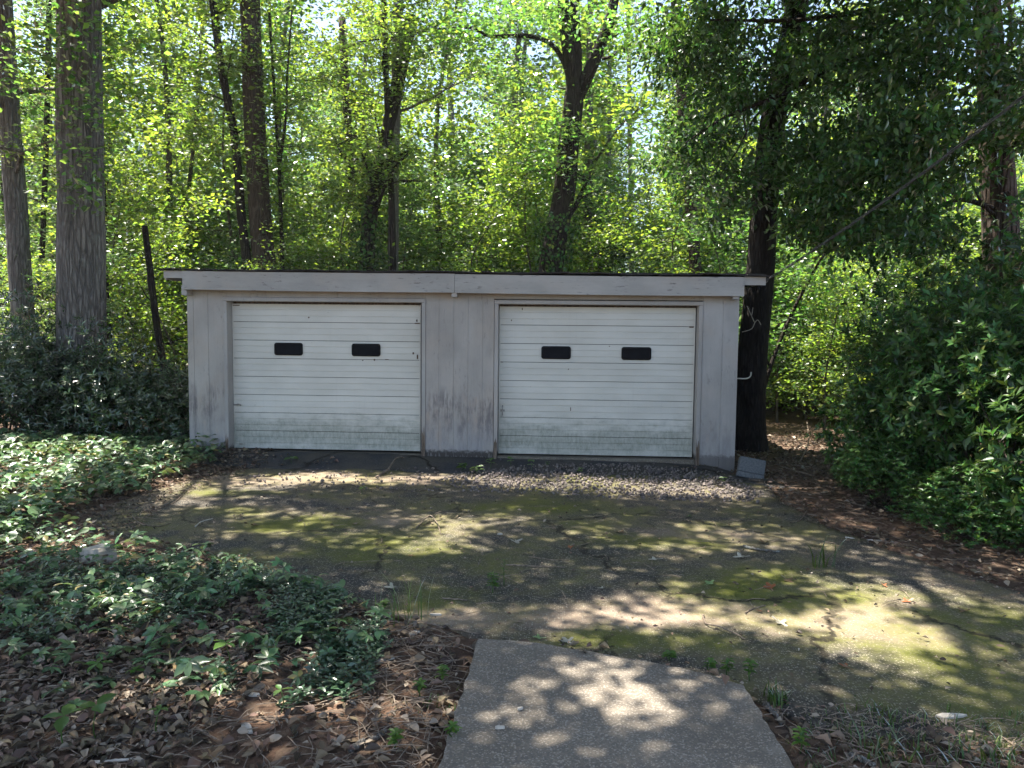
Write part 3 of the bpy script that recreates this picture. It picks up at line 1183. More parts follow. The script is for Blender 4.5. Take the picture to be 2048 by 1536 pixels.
dl_ = door(0.0, 2.735, 2.098, .0, [(.822, 1.450), (1.950, 1.450)], 0.0, (.03, .633, True))
dr2 = door(3.858, 2.735, 2.098, -.008, [(.803, 1.452), (1.926, 1.452)], 0.0, (.055, .62, False))
# hinge plates, nicks and bolt heads that show as dark marks
for dr, marks in ((dl_, [(1.12, 1.905, .02, .02), (2.63, 1.41, .022, .03), (2.69, 1.835, .075, .016), (2.68, 1.875, .02, .03), (.06, 2.07, .1, .012), (2.69, 1.36, .02, .06), (.1, .06, .05, .01),
                        (2.25, 1.315, .05, .012), (2.07, 1.31, .02, .025), (1.9, 1.30, .02, .012)]),
                  (dr2, [(1.02, .655, .01, .05), (2.68, 1.83, .06, .02), (.32, 2.06, .012, .03), (.17, 1.9, .012, .02), (.98, 1.22, .014, .014), (1.55, 1.55, .014, .012), (.04, 1.31, .03, .012)])):
    for mx, mz, sw, sh in marks:
        b_ = MB()
        b_.box((mx - sw / 2, -.004, mz - sh / 2), (mx + sw / 2, .0, mz + sh / 2), .0015)
        obj('bolt', b_.me('bolt'), M['rust'], dr)

# ------------------------------------------------------------------ trees
def spray_leaves(r, ctr, m, spread, flat, L, Wr, jit=.6, up=(0, 0, 1), droop=0.0):
    """leaf sprays round the given centres"""
    ctr = np.asarray(ctr, float)
    n = len(ctr) * m
    P = np.repeat(ctr, m, 0) + r.normal(0, 1, (n, 3)) * np.array([spread, spread, flat])
    D = norm(r.normal(0, 1, (n, 3)) * np.array([1, 1, .35]) + np.array([0, 0, -droop]))
    N = norm(np.array(up) + r.normal(0, jit, (n, 3)))
    Ls = L * r.uniform(.65, 1.25, n)
    return P, D, N, Ls, Ls * Wr * r.uniform(.8, 1.15, n)


def bough(r, p, d, length, n=8, rise=.12, wob=.22):
    pts = [np.array(p, float)]
    d = norm(np.array(d, float))
    for k in range(n):
        d = norm(d + r.normal(0, wob, 3) * np.array([1, 1, .6]) + np.array([0, 0, rise]) * (.6 - k / n))
        pts.append(pts[-1] + d * length / n)
    return np.array(pts)


def grow(seed, path, r0, r1, nb, f0, f1, lmax, leaf, seg=10, per=34, spread=.30, flat=.13, wr=.55, twigs=3, shape=1.0, step=.42, ridge=.02, jit=.5, every=2, lmin=.35, rise=.12):
    """wood (MB) and leaf arrays of a tree with the given trunk path, in the tree's own coordinates"""
    r = rng_(seed)
    path = np.asarray(path, float)
    wood = MB()
    m = len(path)
    rr = r0 + (r1 - r0) * np.linspace(0, 1, m)
    ln_ = np.concatenate([[0], np.cumsum(np.linalg.norm(np.diff(path, axis=0), axis=1))])
    rr = rr * (1 + .38 * np.exp(-np.maximum(0, ln_ - .2) / .35))
    wood.tube(path, rr, seg, ridge=ridge, seed=seed)
    ctr = []
    for b in range(nb):
        f = f0 + (f1 - f0) * (b + r.uniform(0, 1)) / nb
        k = min(m - 1, int(f * (m - 1)))
        p = path[k]
        az = b * 2.4 + r.uniform(-.5, .5)
        rel = (f - f0) / max(1e-6, f1 - f0)
        ln = lmax * max(lmin, (1 - shape * rel * .75)) * r.uniform(.65, 1.1)
        d = np.array([math.cos(az), math.sin(az), r.uniform(.05, .6)])
        bp = bough(r, p, d, ln, 7, rise)
        br = max(.006, rr[k] * r.uniform(.22, .38))
        wood.tube(bp, np.linspace(br, br * .25, len(bp)), 4, cap=False)
        for q in range(2, len(bp)):
            ctr.append(bp[q] + r.normal(0, .1, 3))
            if twigs and q % every == 0:
                for t in range(twigs):
                    a2 = r.uniform(0, 6.3)
                    tl = ln * r.uniform(.18, .42)
                    tp = bough(r, bp[q], np.array([math.cos(a2), math.sin(a2), r.uniform(-.15, .35)]), tl, 3, rise)
                    wood.tube(tp, np.linspace(br * .35, .004, len(tp)), 3, cap=False)
                    ns = max(1, int(tl / step))
                    for s in range(ns):
                        u = (s + 1) / ns * 3
                        i_ = min(2, int(u - 1e-6))
                        ctr.append(tp[i_] + (tp[i_ + 1] - tp[i_]) * (u - i_))
    for k in range(int(nb * .3)):
        ctr.append(path[-1] + r.normal(0, .5, 3))
    lv = spray_leaves(r, ctr, per, spread, flat, leaf, wr, jit)
    return wood, lv


def tree_from_meshes(name, loc, label, cat, group, wood_me, crown_me, bark, leaf_mat, rz=0.0, scale=1.0, sz=1.0):
    t = thing(name, loc, label, cat, group, rz)
    t.scale = (scale, scale, scale * sz)
    obj('trunk', wood_me, bark, t)
    obj('crown', crown_me, leaf_mat, t)
    return t


TREE_G = 'trees in the sunlit woodland behind the garage'

# --- variants for the wood: understory trees, tall trees, saplings
def variant(seed, h, r0, lmax, nb, leaf, per, f0=.12, spread=.34, flat=.15, shape=1.0, twigs=3, lean=.5, step=.42, every=2):
    r = rng_(seed)
    pth = curve([(0, 0, -.3), (r.normal(0, lean * .2), r.normal(0, lean * .2), h * .3), (r.normal(0, lean * .5), r.normal(0, lean * .5), h * .65), (r.normal(0, lean), r.normal(0, lean), h)], 16)
    w, lv = grow(seed, pth, r0, r0 * .18, nb, f0, 1.0, lmax, leaf, 8, per, spread, flat, .56, twigs, shape, step, 0.0, .72, every)
    return w.me('wood_%d' % seed, True), leaf_mesh('foliage_%d' % seed, *lv)


UND = [variant(101, 8.5, .055, 2.9, 20, .15, 20, .10, .25, .10), variant(102, 9.5, .065, 2.6, 22, .145, 20, .10, .25, .10), variant(103, 7.5, .05, 3.1, 18, .155, 20, .10, .27, .11)]
TALL = [variant(111, 15, .16, 3.6, 24, .22, 17, .12, .40, .18), variant(112, 17, .19, 3.9, 25, .22, 17, .16, .44, .19), variant(113, 13.5, .13, 3.4, 22, .21, 17, .10, .40, .17)]
BIG = [variant(121, 21, .26, 4.6, 24, .34, 18, .10, .62, .32, twigs=3), variant(122, 24, .28, 4.4, 25, .34, 18, .12, .62, .32, twigs=3)]
SAP = [variant(131, 3.2, .025, 1.3, 12, .10, 18, .1, .22, .1, .8, 2), variant(132, 4.4, .03, 1.5, 14, .10, 18, .15, .24, .1, .8, 2)]
wood_used = 0


def put(vs, k, x, y, name, label, cat, group, leaf_mat, bark='bark_far', scale=1.0, rz=None, sz=1.0):
    wm, cm = vs[k % len(vs)]
    wm2, cm2 = wm, cm
    key = (cm.name, leaf_mat)
    if len(cm.materials) and cm.materials[0] is not M[leaf_mat]:
        if key not in ALT:
            ALT[key] = cm.copy()
            ALT[key].materials.clear()
            ALT[key].materials.append(M[leaf_mat])
        cm2 = ALT[key]
    return tree_from_meshes(name, (x, y, float(ground_full(np.array([x]), np.array([y]))[0])), label, cat, group, wm2, cm2, M[bark], M[leaf_mat],
                            rz if rz is not None else float(R_.uniform(0, 6.28)), scale, sz)


ALT = {}
R_ = rng_(200)
TONE = {'leaf_bright': 'bright yellow-green', 'leaf_mid': 'mid-green', 'leaf_blue': 'cool pale green'}
LEAFS = ['leaf_bright', 'leaf_bright', 'leaf_mid', 'leaf_blue']

# understory right behind the garage and on both sides (scattered, not in rows)
spots_u = []
for k in range(400):
    x = R_.uniform(-11, 20)
    y = R_.uniform(7.8, 17)
    ang = math.degrees(math.atan2(x - CAM[0], y - CAM[1]))
    if y > 11 and (-10.5 < ang < -4.5 or 3.3 < ang < 7.7) and R_.random() < .6:
        continue
    if min([9] + [math.hypot(x - a, y - b) for a, b in spots_u]) > 3.0:
        spots_u.append((x, y))
for k, (x, y) in enumerate(spots_u):
    s = float(R_.uniform(.8, 1.15))
    lf = LEAFS[int(R_.integers(0, 4))]
    put(UND, k, x, y, 'understory_tree', 'slender understory tree with layered %s leaves crowded behind the garage' % TONE[lf], 'tree', TREE_G, lf, scale=s)
# tall trees farther in; a thinner stretch lets the sky through
spots_t = []
for k in range(700):
    x = R_.uniform(-24, 34)
    y = R_.uniform(15.5, 36)
    ang = math.degrees(math.atan2(x - CAM[0], y - CAM[1]))
    if (-10.5 < ang < -4.5 or 3.3 < ang < 7.7) and R_.random() < .85:
        continue
    if min([9] + [math.hypot(x - a, y - b) for a, b in spots_t]) > 3.9:
        spots_t.append((x, y))
spots_t += [(-6.2, 10.2), (-3.4, 11.4), (-.9, 10.6), (1.2, 12.2), (5.6, 11.2), (9.6, 10.2), (-9, 12), (3.2, 14)]
for k, (x, y) in enumerate(spots_t):
    lf = LEAFS[int(R_.integers(0, 4))]
    put(TALL, k, x, y, 'woodland_tree', 'tall thin woodland tree with %s foliage in the middle distance' % TONE[lf], 'tree',
        'tall thin trees in the middle of the wood', lf, scale=float(R_.uniform(.72, 1.05)))
spots_b = []
for k in range(700):
    x = R_.uniform(-50, 62)
    y = R_.uniform(37, 75)
    ang = math.degrees(math.atan2(x - CAM[0], y - CAM[1]))
    if abs(ang) > 44 or ((-10.5 < ang < -4.5 or 3.3 < ang < 7.7) and R_.random() < .85):
        continue
    if min([9] + [math.hypot(x - a, y - b) for a, b in spots_b]) > 5.5:
        spots_b.append((x, y))
for k, (x, y) in enumerate(spots_b):
    put(BIG, k, x, y, 'distant_tree', 'far woodland tree seen as pale foliage deep behind the others', 'tree', 'far trees deep in the wood',
        LEAFS[int(R_.integers(0, 4))], scale=float(R_.uniform(.7, 1.0)))
# saplings and undergrowth between the trunks
spots_s = []
for k in range(500):
    x = R_.uniform(-9, 19)
    y = R_.uniform(3.0, 22)
    if -1.2 < x < 7.7 and y < 7.2:
        continue
    if abs(x - 8.6) < .9 and y < 4.5:
        continue
    if min([9] + [math.hypot(x - a, y - b) for a, b in spots_s]) > 1.7:
        spots_s.append((x, y))
for k in range(120):
    x = R_.uniform(8.6, 15)
    y = R_.uniform(4.6, 14)
    if min([9] + [math.hypot(x - a, y - b) for a, b in spots_s]) > .8:
        spots_s.append((x, y))
big_from = len(spots_s)
for k in range(110):
    x = R_.uniform(-9, 12)
    y = R_.uniform(7.6, 16)
    if min([9] + [math.hypot(x - a, y - b) for a, b in spots_s[big_from:]]) > 1.5:
        spots_s.append((x, y))
for k, (x, y) in enumerate(spots_s):
    lf = LEAFS[int(R_.integers(0, 4))]
    put(SAP, k, x, y, 'sapling', ('bushy %s sapling showing above the garage roof' if k >= big_from else 'small %s sapling low in the undergrowth beside the garage') % TONE[lf], 'sapling', 'saplings in the undergrowth', lf,
        scale=float(R_.uniform(.7, 1.2)) * (1.45 if k >= big_from else 1.0))
# the mass of the wood beyond
n = 26000
a_ = R_.uniform(rad(-50), rad(50), n)
dd = R_.uniform(76, 100, n)
zz = np.abs(R_.normal(0, 5.0, n)) + R_.uniform(-.5, 3, n)
P = np.stack([CAM[0] + np.sin(a_) * dd, CAM[1] + np.cos(a_) * dd, zz], 1)
far_me = leaf_mesh('far_woods', P, R_.normal(0, 1, (n, 3)), norm(np.array([0, 0, 1.0]) + R_.normal(0, .6, (n, 3))), R_.uniform(.5, 1.0, n), R_.uniform(.3, .6, n))
tag(obj('far_woods', far_me, M['leaf_mid']), kind='stuff')

# --- trees with a trunk of their own in the picture
CANOPY_TREES = {}


def named_tree(name, label, pts, Y, w0, w1, bark, seed, nb=10, f0=.3, lmax=2.2, leaf=.11, per=24, leaf_mat='leaf_bright', top=None, seg=14, ridge=.03, group=None, cat='tree', crown=True, gy=None, twigs=3, shape=.6):
    """pts: picture points of the trunk from the foot upward; w0, w1: widths in metres"""
    P3 = [at(px, py, Y + (i_ * .0)) for i_, (px, py) in enumerate(pts)]
    foot = P3[0].copy()
    g = float(ground_full(np.array([foot[0]]), np.array([foot[1]]))[0])
    dirn = P3[1] - P3[0]
    low = foot - dirn / abs(dirn[2]) * (foot[2] - g + .25)
    low[:2] = foot[:2] + (low[:2] - foot[:2]) * .8
    if top is not None:
        u = norm(P3[-1] - P3[-2])
        ext = P3[-1] + u * (top - P3[-1][2]) / max(.3, u[2])
        P3.append(ext)
    P3 = [low] + P3
    base = np.array([low[0], low[1], g])
    pth = curve([p - base for p in P3], 44)
    t = thing(name, base, label, cat, group)
    flare = w0 / 2 + (w1 / 2 - w0 / 2) * np.linspace(0, 1, 44)
    w, lv = grow(seed, pth, w0 / 2, w1 / 2, nb, f0, 1.0, lmax, leaf, seg, per, .30, .13, .56, twigs, shape, ridge=ridge)
    obj('trunk', w.me('trunk', True), M[bark], t)
    if crown:
        obj('crown', leaf_mesh('crown', *lv), M[leaf_mat], t)
    return t, base, pth


named_tree('tulip_tree', 'slightly leaning grey trunk at the far left edge of the picture', [(46, 640), (32, 420), (18, 230), (4, 0)], 4.0, .44, .34, 'bark_grey', 301, nb=9, f0=.45, lmax=2.6, top=13)
oak, oak_b, oak_p = named_tree('oak_tree', 'thick straight grey trunk rising behind the dark shrubs left of the garage', [(163, 760), (163, 500), (160, 250), (158, -60)], 1.6, .76, .60, 'bark_grey', 302, nb=4, f0=.72, lmax=1.6, top=14, seg=96, ridge=.03, crown=False)
named_tree('snapped_sapling', 'thin dark dead stem between the thick oak and the garage, snapped off at the top', [(326, 730), (312, 640), (300, 540), (289, 452)], 2.2, .135, .10, 'bark_dark', 303, nb=3, f0=.3, lmax=.9, crown=False, twigs=1)
named_tree('maple_tree', 'crooked thin dark trunk bending left above the garage roof, left of a straight thicker trunk', [(498, 560), (484, 440), (470, 280), (442, 130), (424, -10)], 6.9, .23, .15, 'bark_dark', 304, nb=10, f0=.5, lmax=2.6, top=11)
named_tree('poplar_tree', 'straight thick brown trunk standing behind the left half of the garage roof', [(531, 560), (520, 430), (508, 220), (499, -20)], 7.0, .56, .42, 'bark_brown', 305, nb=7, f0=.78, lmax=2.8, top=15, seg=28)
tf, tfb, tfp = named_tree('forked_sapling', 'slim sapling forking into a narrow V, right of the straight thick trunk', [(565, 560), (563, 470), (558, 335), (549, 190)], 7.1, .11, .06, 'bark_dark', 306, nb=10, f0=.4, lmax=1.7, top=9)
mb = MB()
p0 = at(559, 335, 7.1) - tfb
mb.tube(curve([p0, at(566, 280, 7.1) - tfb, at(573, 225, 7.1) - tfb, at(574, 160, 7.1) - tfb, at(584, 20, 7.1) - tfb], 16), np.linspace(.04, .02, 16), 7)
obj('limb', mb.me('limb', True), M['bark_dark'], tf)
named_tree('black_stem_tree', 'thin almost black trunk rising near the middle of the left garage door', [(787, 560), (784, 420), (776, 260), (770, 80)], 7.0, .16, .12, 'bark_dark', 307, nb=9, f0=.6, lmax=2.2, top=11)
named_tree('grey_stem_tree', 'straight grey-green trunk just behind the thin almost black one', [(786, 560), (788, 330), (793, 150), (797, -10)], 7.5, .27, .22, 'bark_grey', 308, nb=10, f0=.5, lmax=2.4, top=14, seg=18)
named_tree('ivied_tree', 'leaning dark trunk wrapped in ivy, left of the thin almost black trunk', [(734, 560), (738, 450), (752, 370), (767, 300)], 7.4, .40, .30, 'bark_dark', 309, nb=9, f0=.4, lmax=2.0, top=9, seg=16)
named_tree('rusty_stem_tree', 'short brown trunk low behind the roof, leftmost of the three near the left door', [(703, 560), (705, 480), (703, 380), (698, 290)], 10.0, .25, .2, 'bark_pine', 310, nb=9, f0=.5, lmax=2.0, top=10)
cb, cbb, cbp = named_tree('forked_tree', 'big dark trunk forking into a V above the middle of the garage roof', [(1098, 560), (1112, 470), (1128, 385), (1136, 300), (1146, 215), (1150, 180)], 7.4, .60, .44, 'bark_dark', 311, nb=4, f0=.35, lmax=1.6, seg=30, ridge=.035, leaf_mat='leaf_mid')
for pts, w0, w1, nm in (([(1150, 215), (1146, 150), (1132, 60), (1125, -30), (1122, -200)], .38, .2, 'limb'), ([(1152, 200), (1180, 140), (1205, 80), (1220, 40), (1240, -60)], .32, .2, 'limb'),
                        ([(1152, 230), (1153, 120), (1150, 40), (1148, -80)], .3, .2, 'limb'),
                        ([(1140, 165), (1128, 125), (1103, 88), (1060, 72), (1010, 72), (975, 72), (945, 56), (880, 58), (800, 72), (720, 84)], .13, .03, 'limb'),
                        ([(1205, 118), (1225, 112), (1245, 100), (1290, 80)], .08, .03, 'limb')):
    mb = MB()
    pth = curve([at(a, b, 7.4 - .12 * i_) - cbb for i_, (a, b) in enumerate(pts)], 22)
    mb.tube(pth, np.linspace(w0 / 2, w1 / 2, 22), 12, ridge=.03, seed=int(w0 * 1000))
    obj(nm, mb.me(nm, True), M['bark_dark'], cb)
r = rng_(320)
ctr = []
for (px, py, dx, dy, n_) in ((880, 70, 120, 26, 30), (1040, 40, 90, 30, 24), (1240, 60, 70, 50, 26), (1080, 20, 140, 30, 30), (1090, 300, 50, 60, 22), (1000, 150, 60, 30, 8)):
    for k in range(n_):
        ctr.append(at(px + r.normal(0, dx * .6), py + r.normal(0, dy * .6), 6.6 + r.normal(0, .7)) - cbb)
obj('crown', leaf_mesh('crown_spread', *spray_leaves(r, ctr, 30, .3, .14, .12, .58)), M['leaf_mid'], cb)

lean, lean_b, lean_p = named_tree('leaning_tree', 'tall black trunk leaning right, close behind the right corner of the garage', [(1496, 905), (1503, 740), (1519, 560), (1529, 400), (1546, 240), (1578, 90), (1602, -40)], 1.9, .52, .30, 'bark_black', 312, nb=4, f0=.8, lmax=1.6, top=13, seg=36, ridge=.03, crown=False)
pine, pine_b, pine_p = named_tree('evergreen_tree', 'reddish knotted trunk with a dense dark glossy crown at the upper right', [(2016, 620), (2004, 520), (1998, 400), (1991, 280), (1985, 160), (1976, 40)], 1.6, .60, .34, 'bark_pine', 313, nb=2, f0=.7, lmax=1.5, top=12, seg=36, ridge=.03, crown=False)
bs, bsb, bsp = named_tree('arching_sapling', 'thin dark sapling arching to the right beside the black leaning trunk', [(1511, 870), (1522, 800), (1544, 725), (1578, 640), (1618, 560), (1660, 490)], 2.6, .085, .05, 'bark_dark', 314, nb=7, f0=.55, lmax=1.2, per=14, leaf_mat='leaf_mid')
mb = MB()
mb.tube(curve([at(1540, 735, 2.6) - bsb, at(1532, 715, 2.6) - bsb, at(1524, 690, 2.6) - bsb], 6), np.linspace(.02, .012, 6), 6)
obj('limb', mb.me('limb', True), M['bark_dark'], bs)
# thin trunks that show between the leaves
for k, (lab, pts, Y, w, bk) in enumerate((
        ('pale thin straight trunk seen right of the big forked tree', [(1218, 560), (1217, 440), (1218, 330)], 16, .16, 'bark_grey'),
        ('grey pole-like trunk some way right of the forked tree', [(1263, 560), (1262, 450), (1260, 300), (1258, 150)], 19, .2, 'bark_grey'),
        ('reddish trunk half hidden by hanging dark leaves, left of the leaning black trunk', [(1392, 560), (1385, 450), (1374, 340), (1366, 220)], 7.5, .3, 'bark_pine'),
        ('bare grey trunk standing against a sky gap left of the forked tree', [(905, 300), (902, 220), (898, 120), (894, 20)], 24, .3, 'bark_grey'),
        ('thin grey trunk right of the arching sapling, in the gap before the green shrubs', [(1690, 800), (1697, 650), (1706, 520), (1712, 380)], 7.5, .125, 'bark_grey'),
        ('straight brown trunk deep in the gap between the arching sapling and the thin grey trunk', [(1642, 790), (1641, 680), (1643, 560), (1646, 400)], 12, .2, 'bark_brown'),
        ('slim dark trunk just left of the right-hand shrubs', [(1755, 760), (1762, 640), (1768, 500)], 9, .1, 'bark_dark'),
        ('dark thin trunk in the wood between the far-left trunk and the thick oak', [(72, 700), (84, 500), (92, 300), (96, 100)], 9, .15, 'bark_dark'),
        ('dark thin trunk rising just right of the thick oak', [(218, 700), (211, 560), (207, 420), (200, 200)], 6, .14, 'bark_dark'),
        ('thin straight trunk between the crooked maple and the snapped stem', [(352, 560), (372, 420), (392, 240), (404, 60)], 11, .12, 'bark_far'))):
    named_tree('slim_tree', lab, pts, Y, w, w * .8, bk, 330 + k, nb=8, f0=.5, lmax=1.8, top=at(*pts[-1], Y)[2] + 3.5, leaf_mat=LEAFS[k % 4], per=20)


# --- ivy on the trunks
def ivy_on(base, pth, z0, z1, rad_, n, seed, label, cover=1.0):
    r = rng_(seed)
    zs = pth[:, 2]
    t_ = r.uniform(z0, z1, n)
    c = np.stack([np.interp(t_, zs, pth[:, 0]), np.interp(t_, zs, pth[:, 1]), t_], 1)
    a = r.uniform(0, 6.28, n)
    clump = np.sin(t_ * 2.2 + seed) + np.sin(a * 2 + t_ * 1.3)
    keep = clump > -1.2 + (1 - cover) * 2
    rr = rad_ * r.uniform(.9, 1.6, n)
    o = np.stack([np.cos(a), np.sin(a), np.zeros(n)], 1)
    P_ = (c + o * rr[:, None])[keep]
    N_ = norm(o + r.normal(0, .5, (n, 3)))[keep]
    D_ = norm(np.array([0, 0, -1.0]) + r.normal(0, .6, (n, 3)))[keep]
    L_ = r.uniform(.06, .12, keep.sum())
    iv = tag(obj('ivy', leaf_mesh('ivy', P_, D_, N_, L_, L_ * .85, T5), M['leaf_shrub'], None, [float(b) for b in base]), label, 'ivy')
    return iv


ivy_on(cbb, cbp, 2.0, 4.6, .36, 1500, 401, 'dark ivy climbing the big forked trunk above the roof', .45)
b9 = [o for o in C.objects if o.name == 'ivied_tree'][0]
ivy_on(np.array(b9.location), np.array([[0, 0, 0], [.05, 0, 3], [.2, 0, 4.5], [.4, 0, 6]]), 2.2, 6, .28, 1800, 402, 'ivy thickly wrapping the leaning dark trunk behind the left door', .9)

# --- evergreen crown (upper right): drooping boughs of glossy leaves
r = rng_(410)
lob = []
for px, py, rx, ry, Y, n_ in ((1870, 60, 150, 120, 0.0, 56), (1720, 140, 180, 120, .6, 60), (1550, 120, 140, 130, 1.6, 38), (1850, 300, 130, 150, -.3, 60), (1720, 340, 150, 120, .3, 52),
                              (1600, 330, 90, 110, 1.0, 32), (1420, 200, 70, 100, 1.2, 24), (1400, 60, 90, 80, 1.4, 30), (1340, 310, 60, 50, 1.6, 12), (1800, 470, 130, 50, .2, 30),
                              (1650, 450, 70, 50, .6, 18), (1440, 380, 50, 60, 1.4, 12), (2085, 470, 40, 80, -.4, 16), (1330, 120, 50, 60, 1.6, 10), (2085, 190, 90, 160, -.2, 44),
                              (1820, -80, 330, 90, .2, 70), (1500, -60, 180, 70, 1.0, 36)):
    for k in range(n_):
        q = norm(r.normal(0, 1, 3)) * r.random() ** .4
        lob.append(at(px + q[0] * rx, py + q[1] * ry, Y + q[2] * 1.3))
lob = np.array(lob)
m_ = 70
n = len(lob) * m_
# each bough end: leaves in rosettes along a drooping twig
tw = norm(r.normal(0, 1, (len(lob), 3)) * np.array([1, 1, .25]) + np.array([-.3, -.2, -.35]))
u = r.uniform(-.45, .45, n)
P = np.repeat(lob, m_, 0) + np.repeat(tw, m_, 0) * u[:, None] + r.normal(0, 1, (n, 3)) * np.array([.17, .17, .06])
P[:, 2] -= u * u * .3
D = norm(np.repeat(tw, m_, 0) * .8 + r.normal(0, .7, (n, 3)) + np.array([0, 0, -.15]))
N = norm(np.array([0, 0, 1.0]) + r.normal(0, .5, (n, 3)))
L = r.uniform(.085, .15, n)
obj('crown', leaf_mesh('evergreen_crown', P - pine_b, D, N, L, L * .46, T5), M['leaf_dark'], pine)
# boughs that carry them
for k, (pts, w0) in enumerate((([(1985, 180), (1850, 110), (1700, 120), (1560, 190), (1450, 235), (1372, 285)], .11), ([(1988, 250), (1900, 240), (1800, 290), (1700, 330)], .12),
                               ([(1982, 90), (1880, 30), (1760, 20), (1600, 40), (1420, 40)], .13), ([(1998, 420), (1920, 400), (1840, 430), (1760, 470)], .09),
                               ([(1992, 330), (2040, 280), (2110, 260)], .1), ([(1560, 190), (1510, 235), (1475, 300), (1440, 350)], .05), ([(2000, 440), (1960, 400), (1930, 330)], .07),
                               ([(1700, 120), (1640, 150), (1590, 210), (1560, 260)], .06))):
    mb = MB()
    pth = curve([at(a, b, 1.5 - .28 * i_) - pine_b for i_, (a, b) in enumerate(pts)], 20)
    mb.tube(pth, np.linspace(w0 / 2, w0 * .12, 20), 7, ridge=.03, seed=420 + k)
    obj('bough', mb.me('bough', True), M['bark_dark'], pine)
# knots on the trunk
for k, (px, py) in enumerate(((1984, 488), (2012, 395), (1982, 270), (1995, 185))):
    c = at(px, py, 1.35) - pine_b
    mb = MB()
    mb.tube(np.array([c + [0, .1, 0], c + [-.02, -.02, .01], c + [-.03, -.1, .03], c + [-.035, -.14, .04]]), [.10, .075, .06, .03], 9)
    obj('knot', mb.me('knot', True), M['bark_pine'], pine)

# --- unseen high crowns over the driveway, sprays set to cast shade around chosen sun spots
LIT = [  # x, y, rx, ry of sunlit ground
]
for px, py, rx, ry in (
        (655, 958, 190, 13), (800, 935, 60, 7), (560, 978, 120, 8), (430, 985, 70, 10), (960, 955, 110, 10), (1080, 972, 110, 10), (1240, 965, 60, 8), (1360, 978, 140, 14), (1490, 992, 40, 8), (1130, 950, 60, 6),
        (390, 1003, 55, 8), (520, 1065, 110, 12), (585, 1012, 60, 6), (640, 1035, 50, 9), (720, 1062, 60, 8), (880, 1080, 95, 24), (840, 1035, 70, 9), (960, 1042, 60, 8), (1000, 1030, 50, 6), (1165, 1064, 50, 7),
        (450, 1035, 50, 7), (750, 1095, 60, 12), (1330, 1100, 55, 13), (1390, 1055, 60, 8), (1460, 1065, 50, 8), (1500, 1100, 70, 10), (1240, 1098, 40, 7), (1580, 1080, 60, 8), (1690, 1098, 70, 10),
        (1270, 1222, 120, 20), (1400, 1240, 130, 30), (1120, 1228, 110, 16), (1000, 1222, 40, 10), (1560, 1150, 75, 12), (1690, 1165, 50, 10), (1540, 1235, 90, 30), (1700, 1265, 160, 66), (1830, 1190, 90, 28),
        (1840, 1290, 60, 40), (1960, 1200, 70, 22), (1930, 1265, 60, 22), (1900, 1365, 90, 20), (2010, 1320, 40, 30), (1820, 1440, 60, 14), (1990, 1470, 90, 30), (1590, 1420, 50, 12), (1330, 1185, 50, 7), (1200, 1165, 40, 6), (1090, 1130, 30, 6),
        (1190, 1380, 90, 10), (1280, 1490, 80, 26), (1450, 1435, 80, 20), (1400, 1505, 70, 12), (1000, 1405, 60, 14), (1540, 1520, 40, 20),
        (90, 950, 170, 36), (260, 935, 120, 18), (330, 970, 80, 16), (60, 1010, 110, 30), (60, 1090, 130, 26), (200, 1100, 90, 18), (330, 1130, 110, 14), (460, 1150, 80, 14), (560, 1180, 50, 12), (390, 905, 40, 8),
        (160, 1220, 90, 12), (330, 1260, 70, 16), (345, 1335, 40, 22), (470, 1385, 150, 26), (640, 1418, 130, 26), (790, 1300, 80, 22), (880, 1240, 60, 10), (800, 1390, 60, 14), (700, 1450, 60, 8), (240, 1200, 60, 14),
        (1620, 945, 60, 16), (1590, 975, 40, 8), (1840, 1120, 40, 8), (2020, 1150, 40, 10), (1720, 1050, 40, 8)):
    c = gnd(px, py)[:2]
    rxx = (gnd(px + rx, py)[:2] - c)[0]
    ryy = abs(gnd(px, py + ry)[1] - gnd(px, py - ry)[1]) / 2
    LIT.append((c[0], c[1], rxx, ryy))
LIT = np.array(LIT)
r = rng_(430)
st = .27
cxs, cys = np.meshgrid(np.arange(-9, 14.5, st), np.arange(-10.5, 5.2, st))
gx_, gy_ = cxs.ravel() + r.uniform(-.13, .13, cxs.size), cys.ravel() + r.uniform(-.13, .13, cxs.size)
keep = np.ones(len(gx_), bool)
roof_open = (gx_ > -.4) & (gx_ < 8.2) & (gy_ > -.25)
keep &= ~roof_open
keep &= ~((gx_ > 8.2) & (gy_ > .8)) & ~((gx_ < -.4) & (gy_ > 2.8))
nz = smooth_noise(gx_, gy_, 432, ((.8, .6), (1.9, .6), (4, .4)))
for (a, b, ra, rb) in LIT:
    dxy = ((gx_ - a) / (ra * 1.0 + .05)) ** 2 + ((gy_ - b) / (rb * 1.0 + .05)) ** 2
    keep &= ~(dxy < 1 + .3 * nz)
side = (gx_ < -.4) & (gy_ > -.3) | (gx_ > 8.3)
keep &= ~(side & (nz > .22))
keep &= r.random(len(gx_)) < .96
g2 = np.stack([gx_[keep], gy_[keep]], 1)
h_ = np.maximum(r.uniform(7.8, 11.5, len(g2)), 2.4 + .45 * np.maximum(0, g2[:, 1] + 12.6))
cen = np.column_stack([g2[:, 0] + TOSUN[0] * (h_ + .15), g2[:, 1] + TOSUN[1] * (h_ + .15), h_])
trunks = {'oak': (oak, oak_b), 'lean': (lean, lean_b), 'pine': (pine, pine_b)}
tp = np.array([trunks[k][1][:2] for k in trunks]) + np.array([[0, 0], [0, 0], [0, 0]])
own = np.argmin(((cen[:, None, :2] - tp[None]) ** 2).sum(-1), 1)
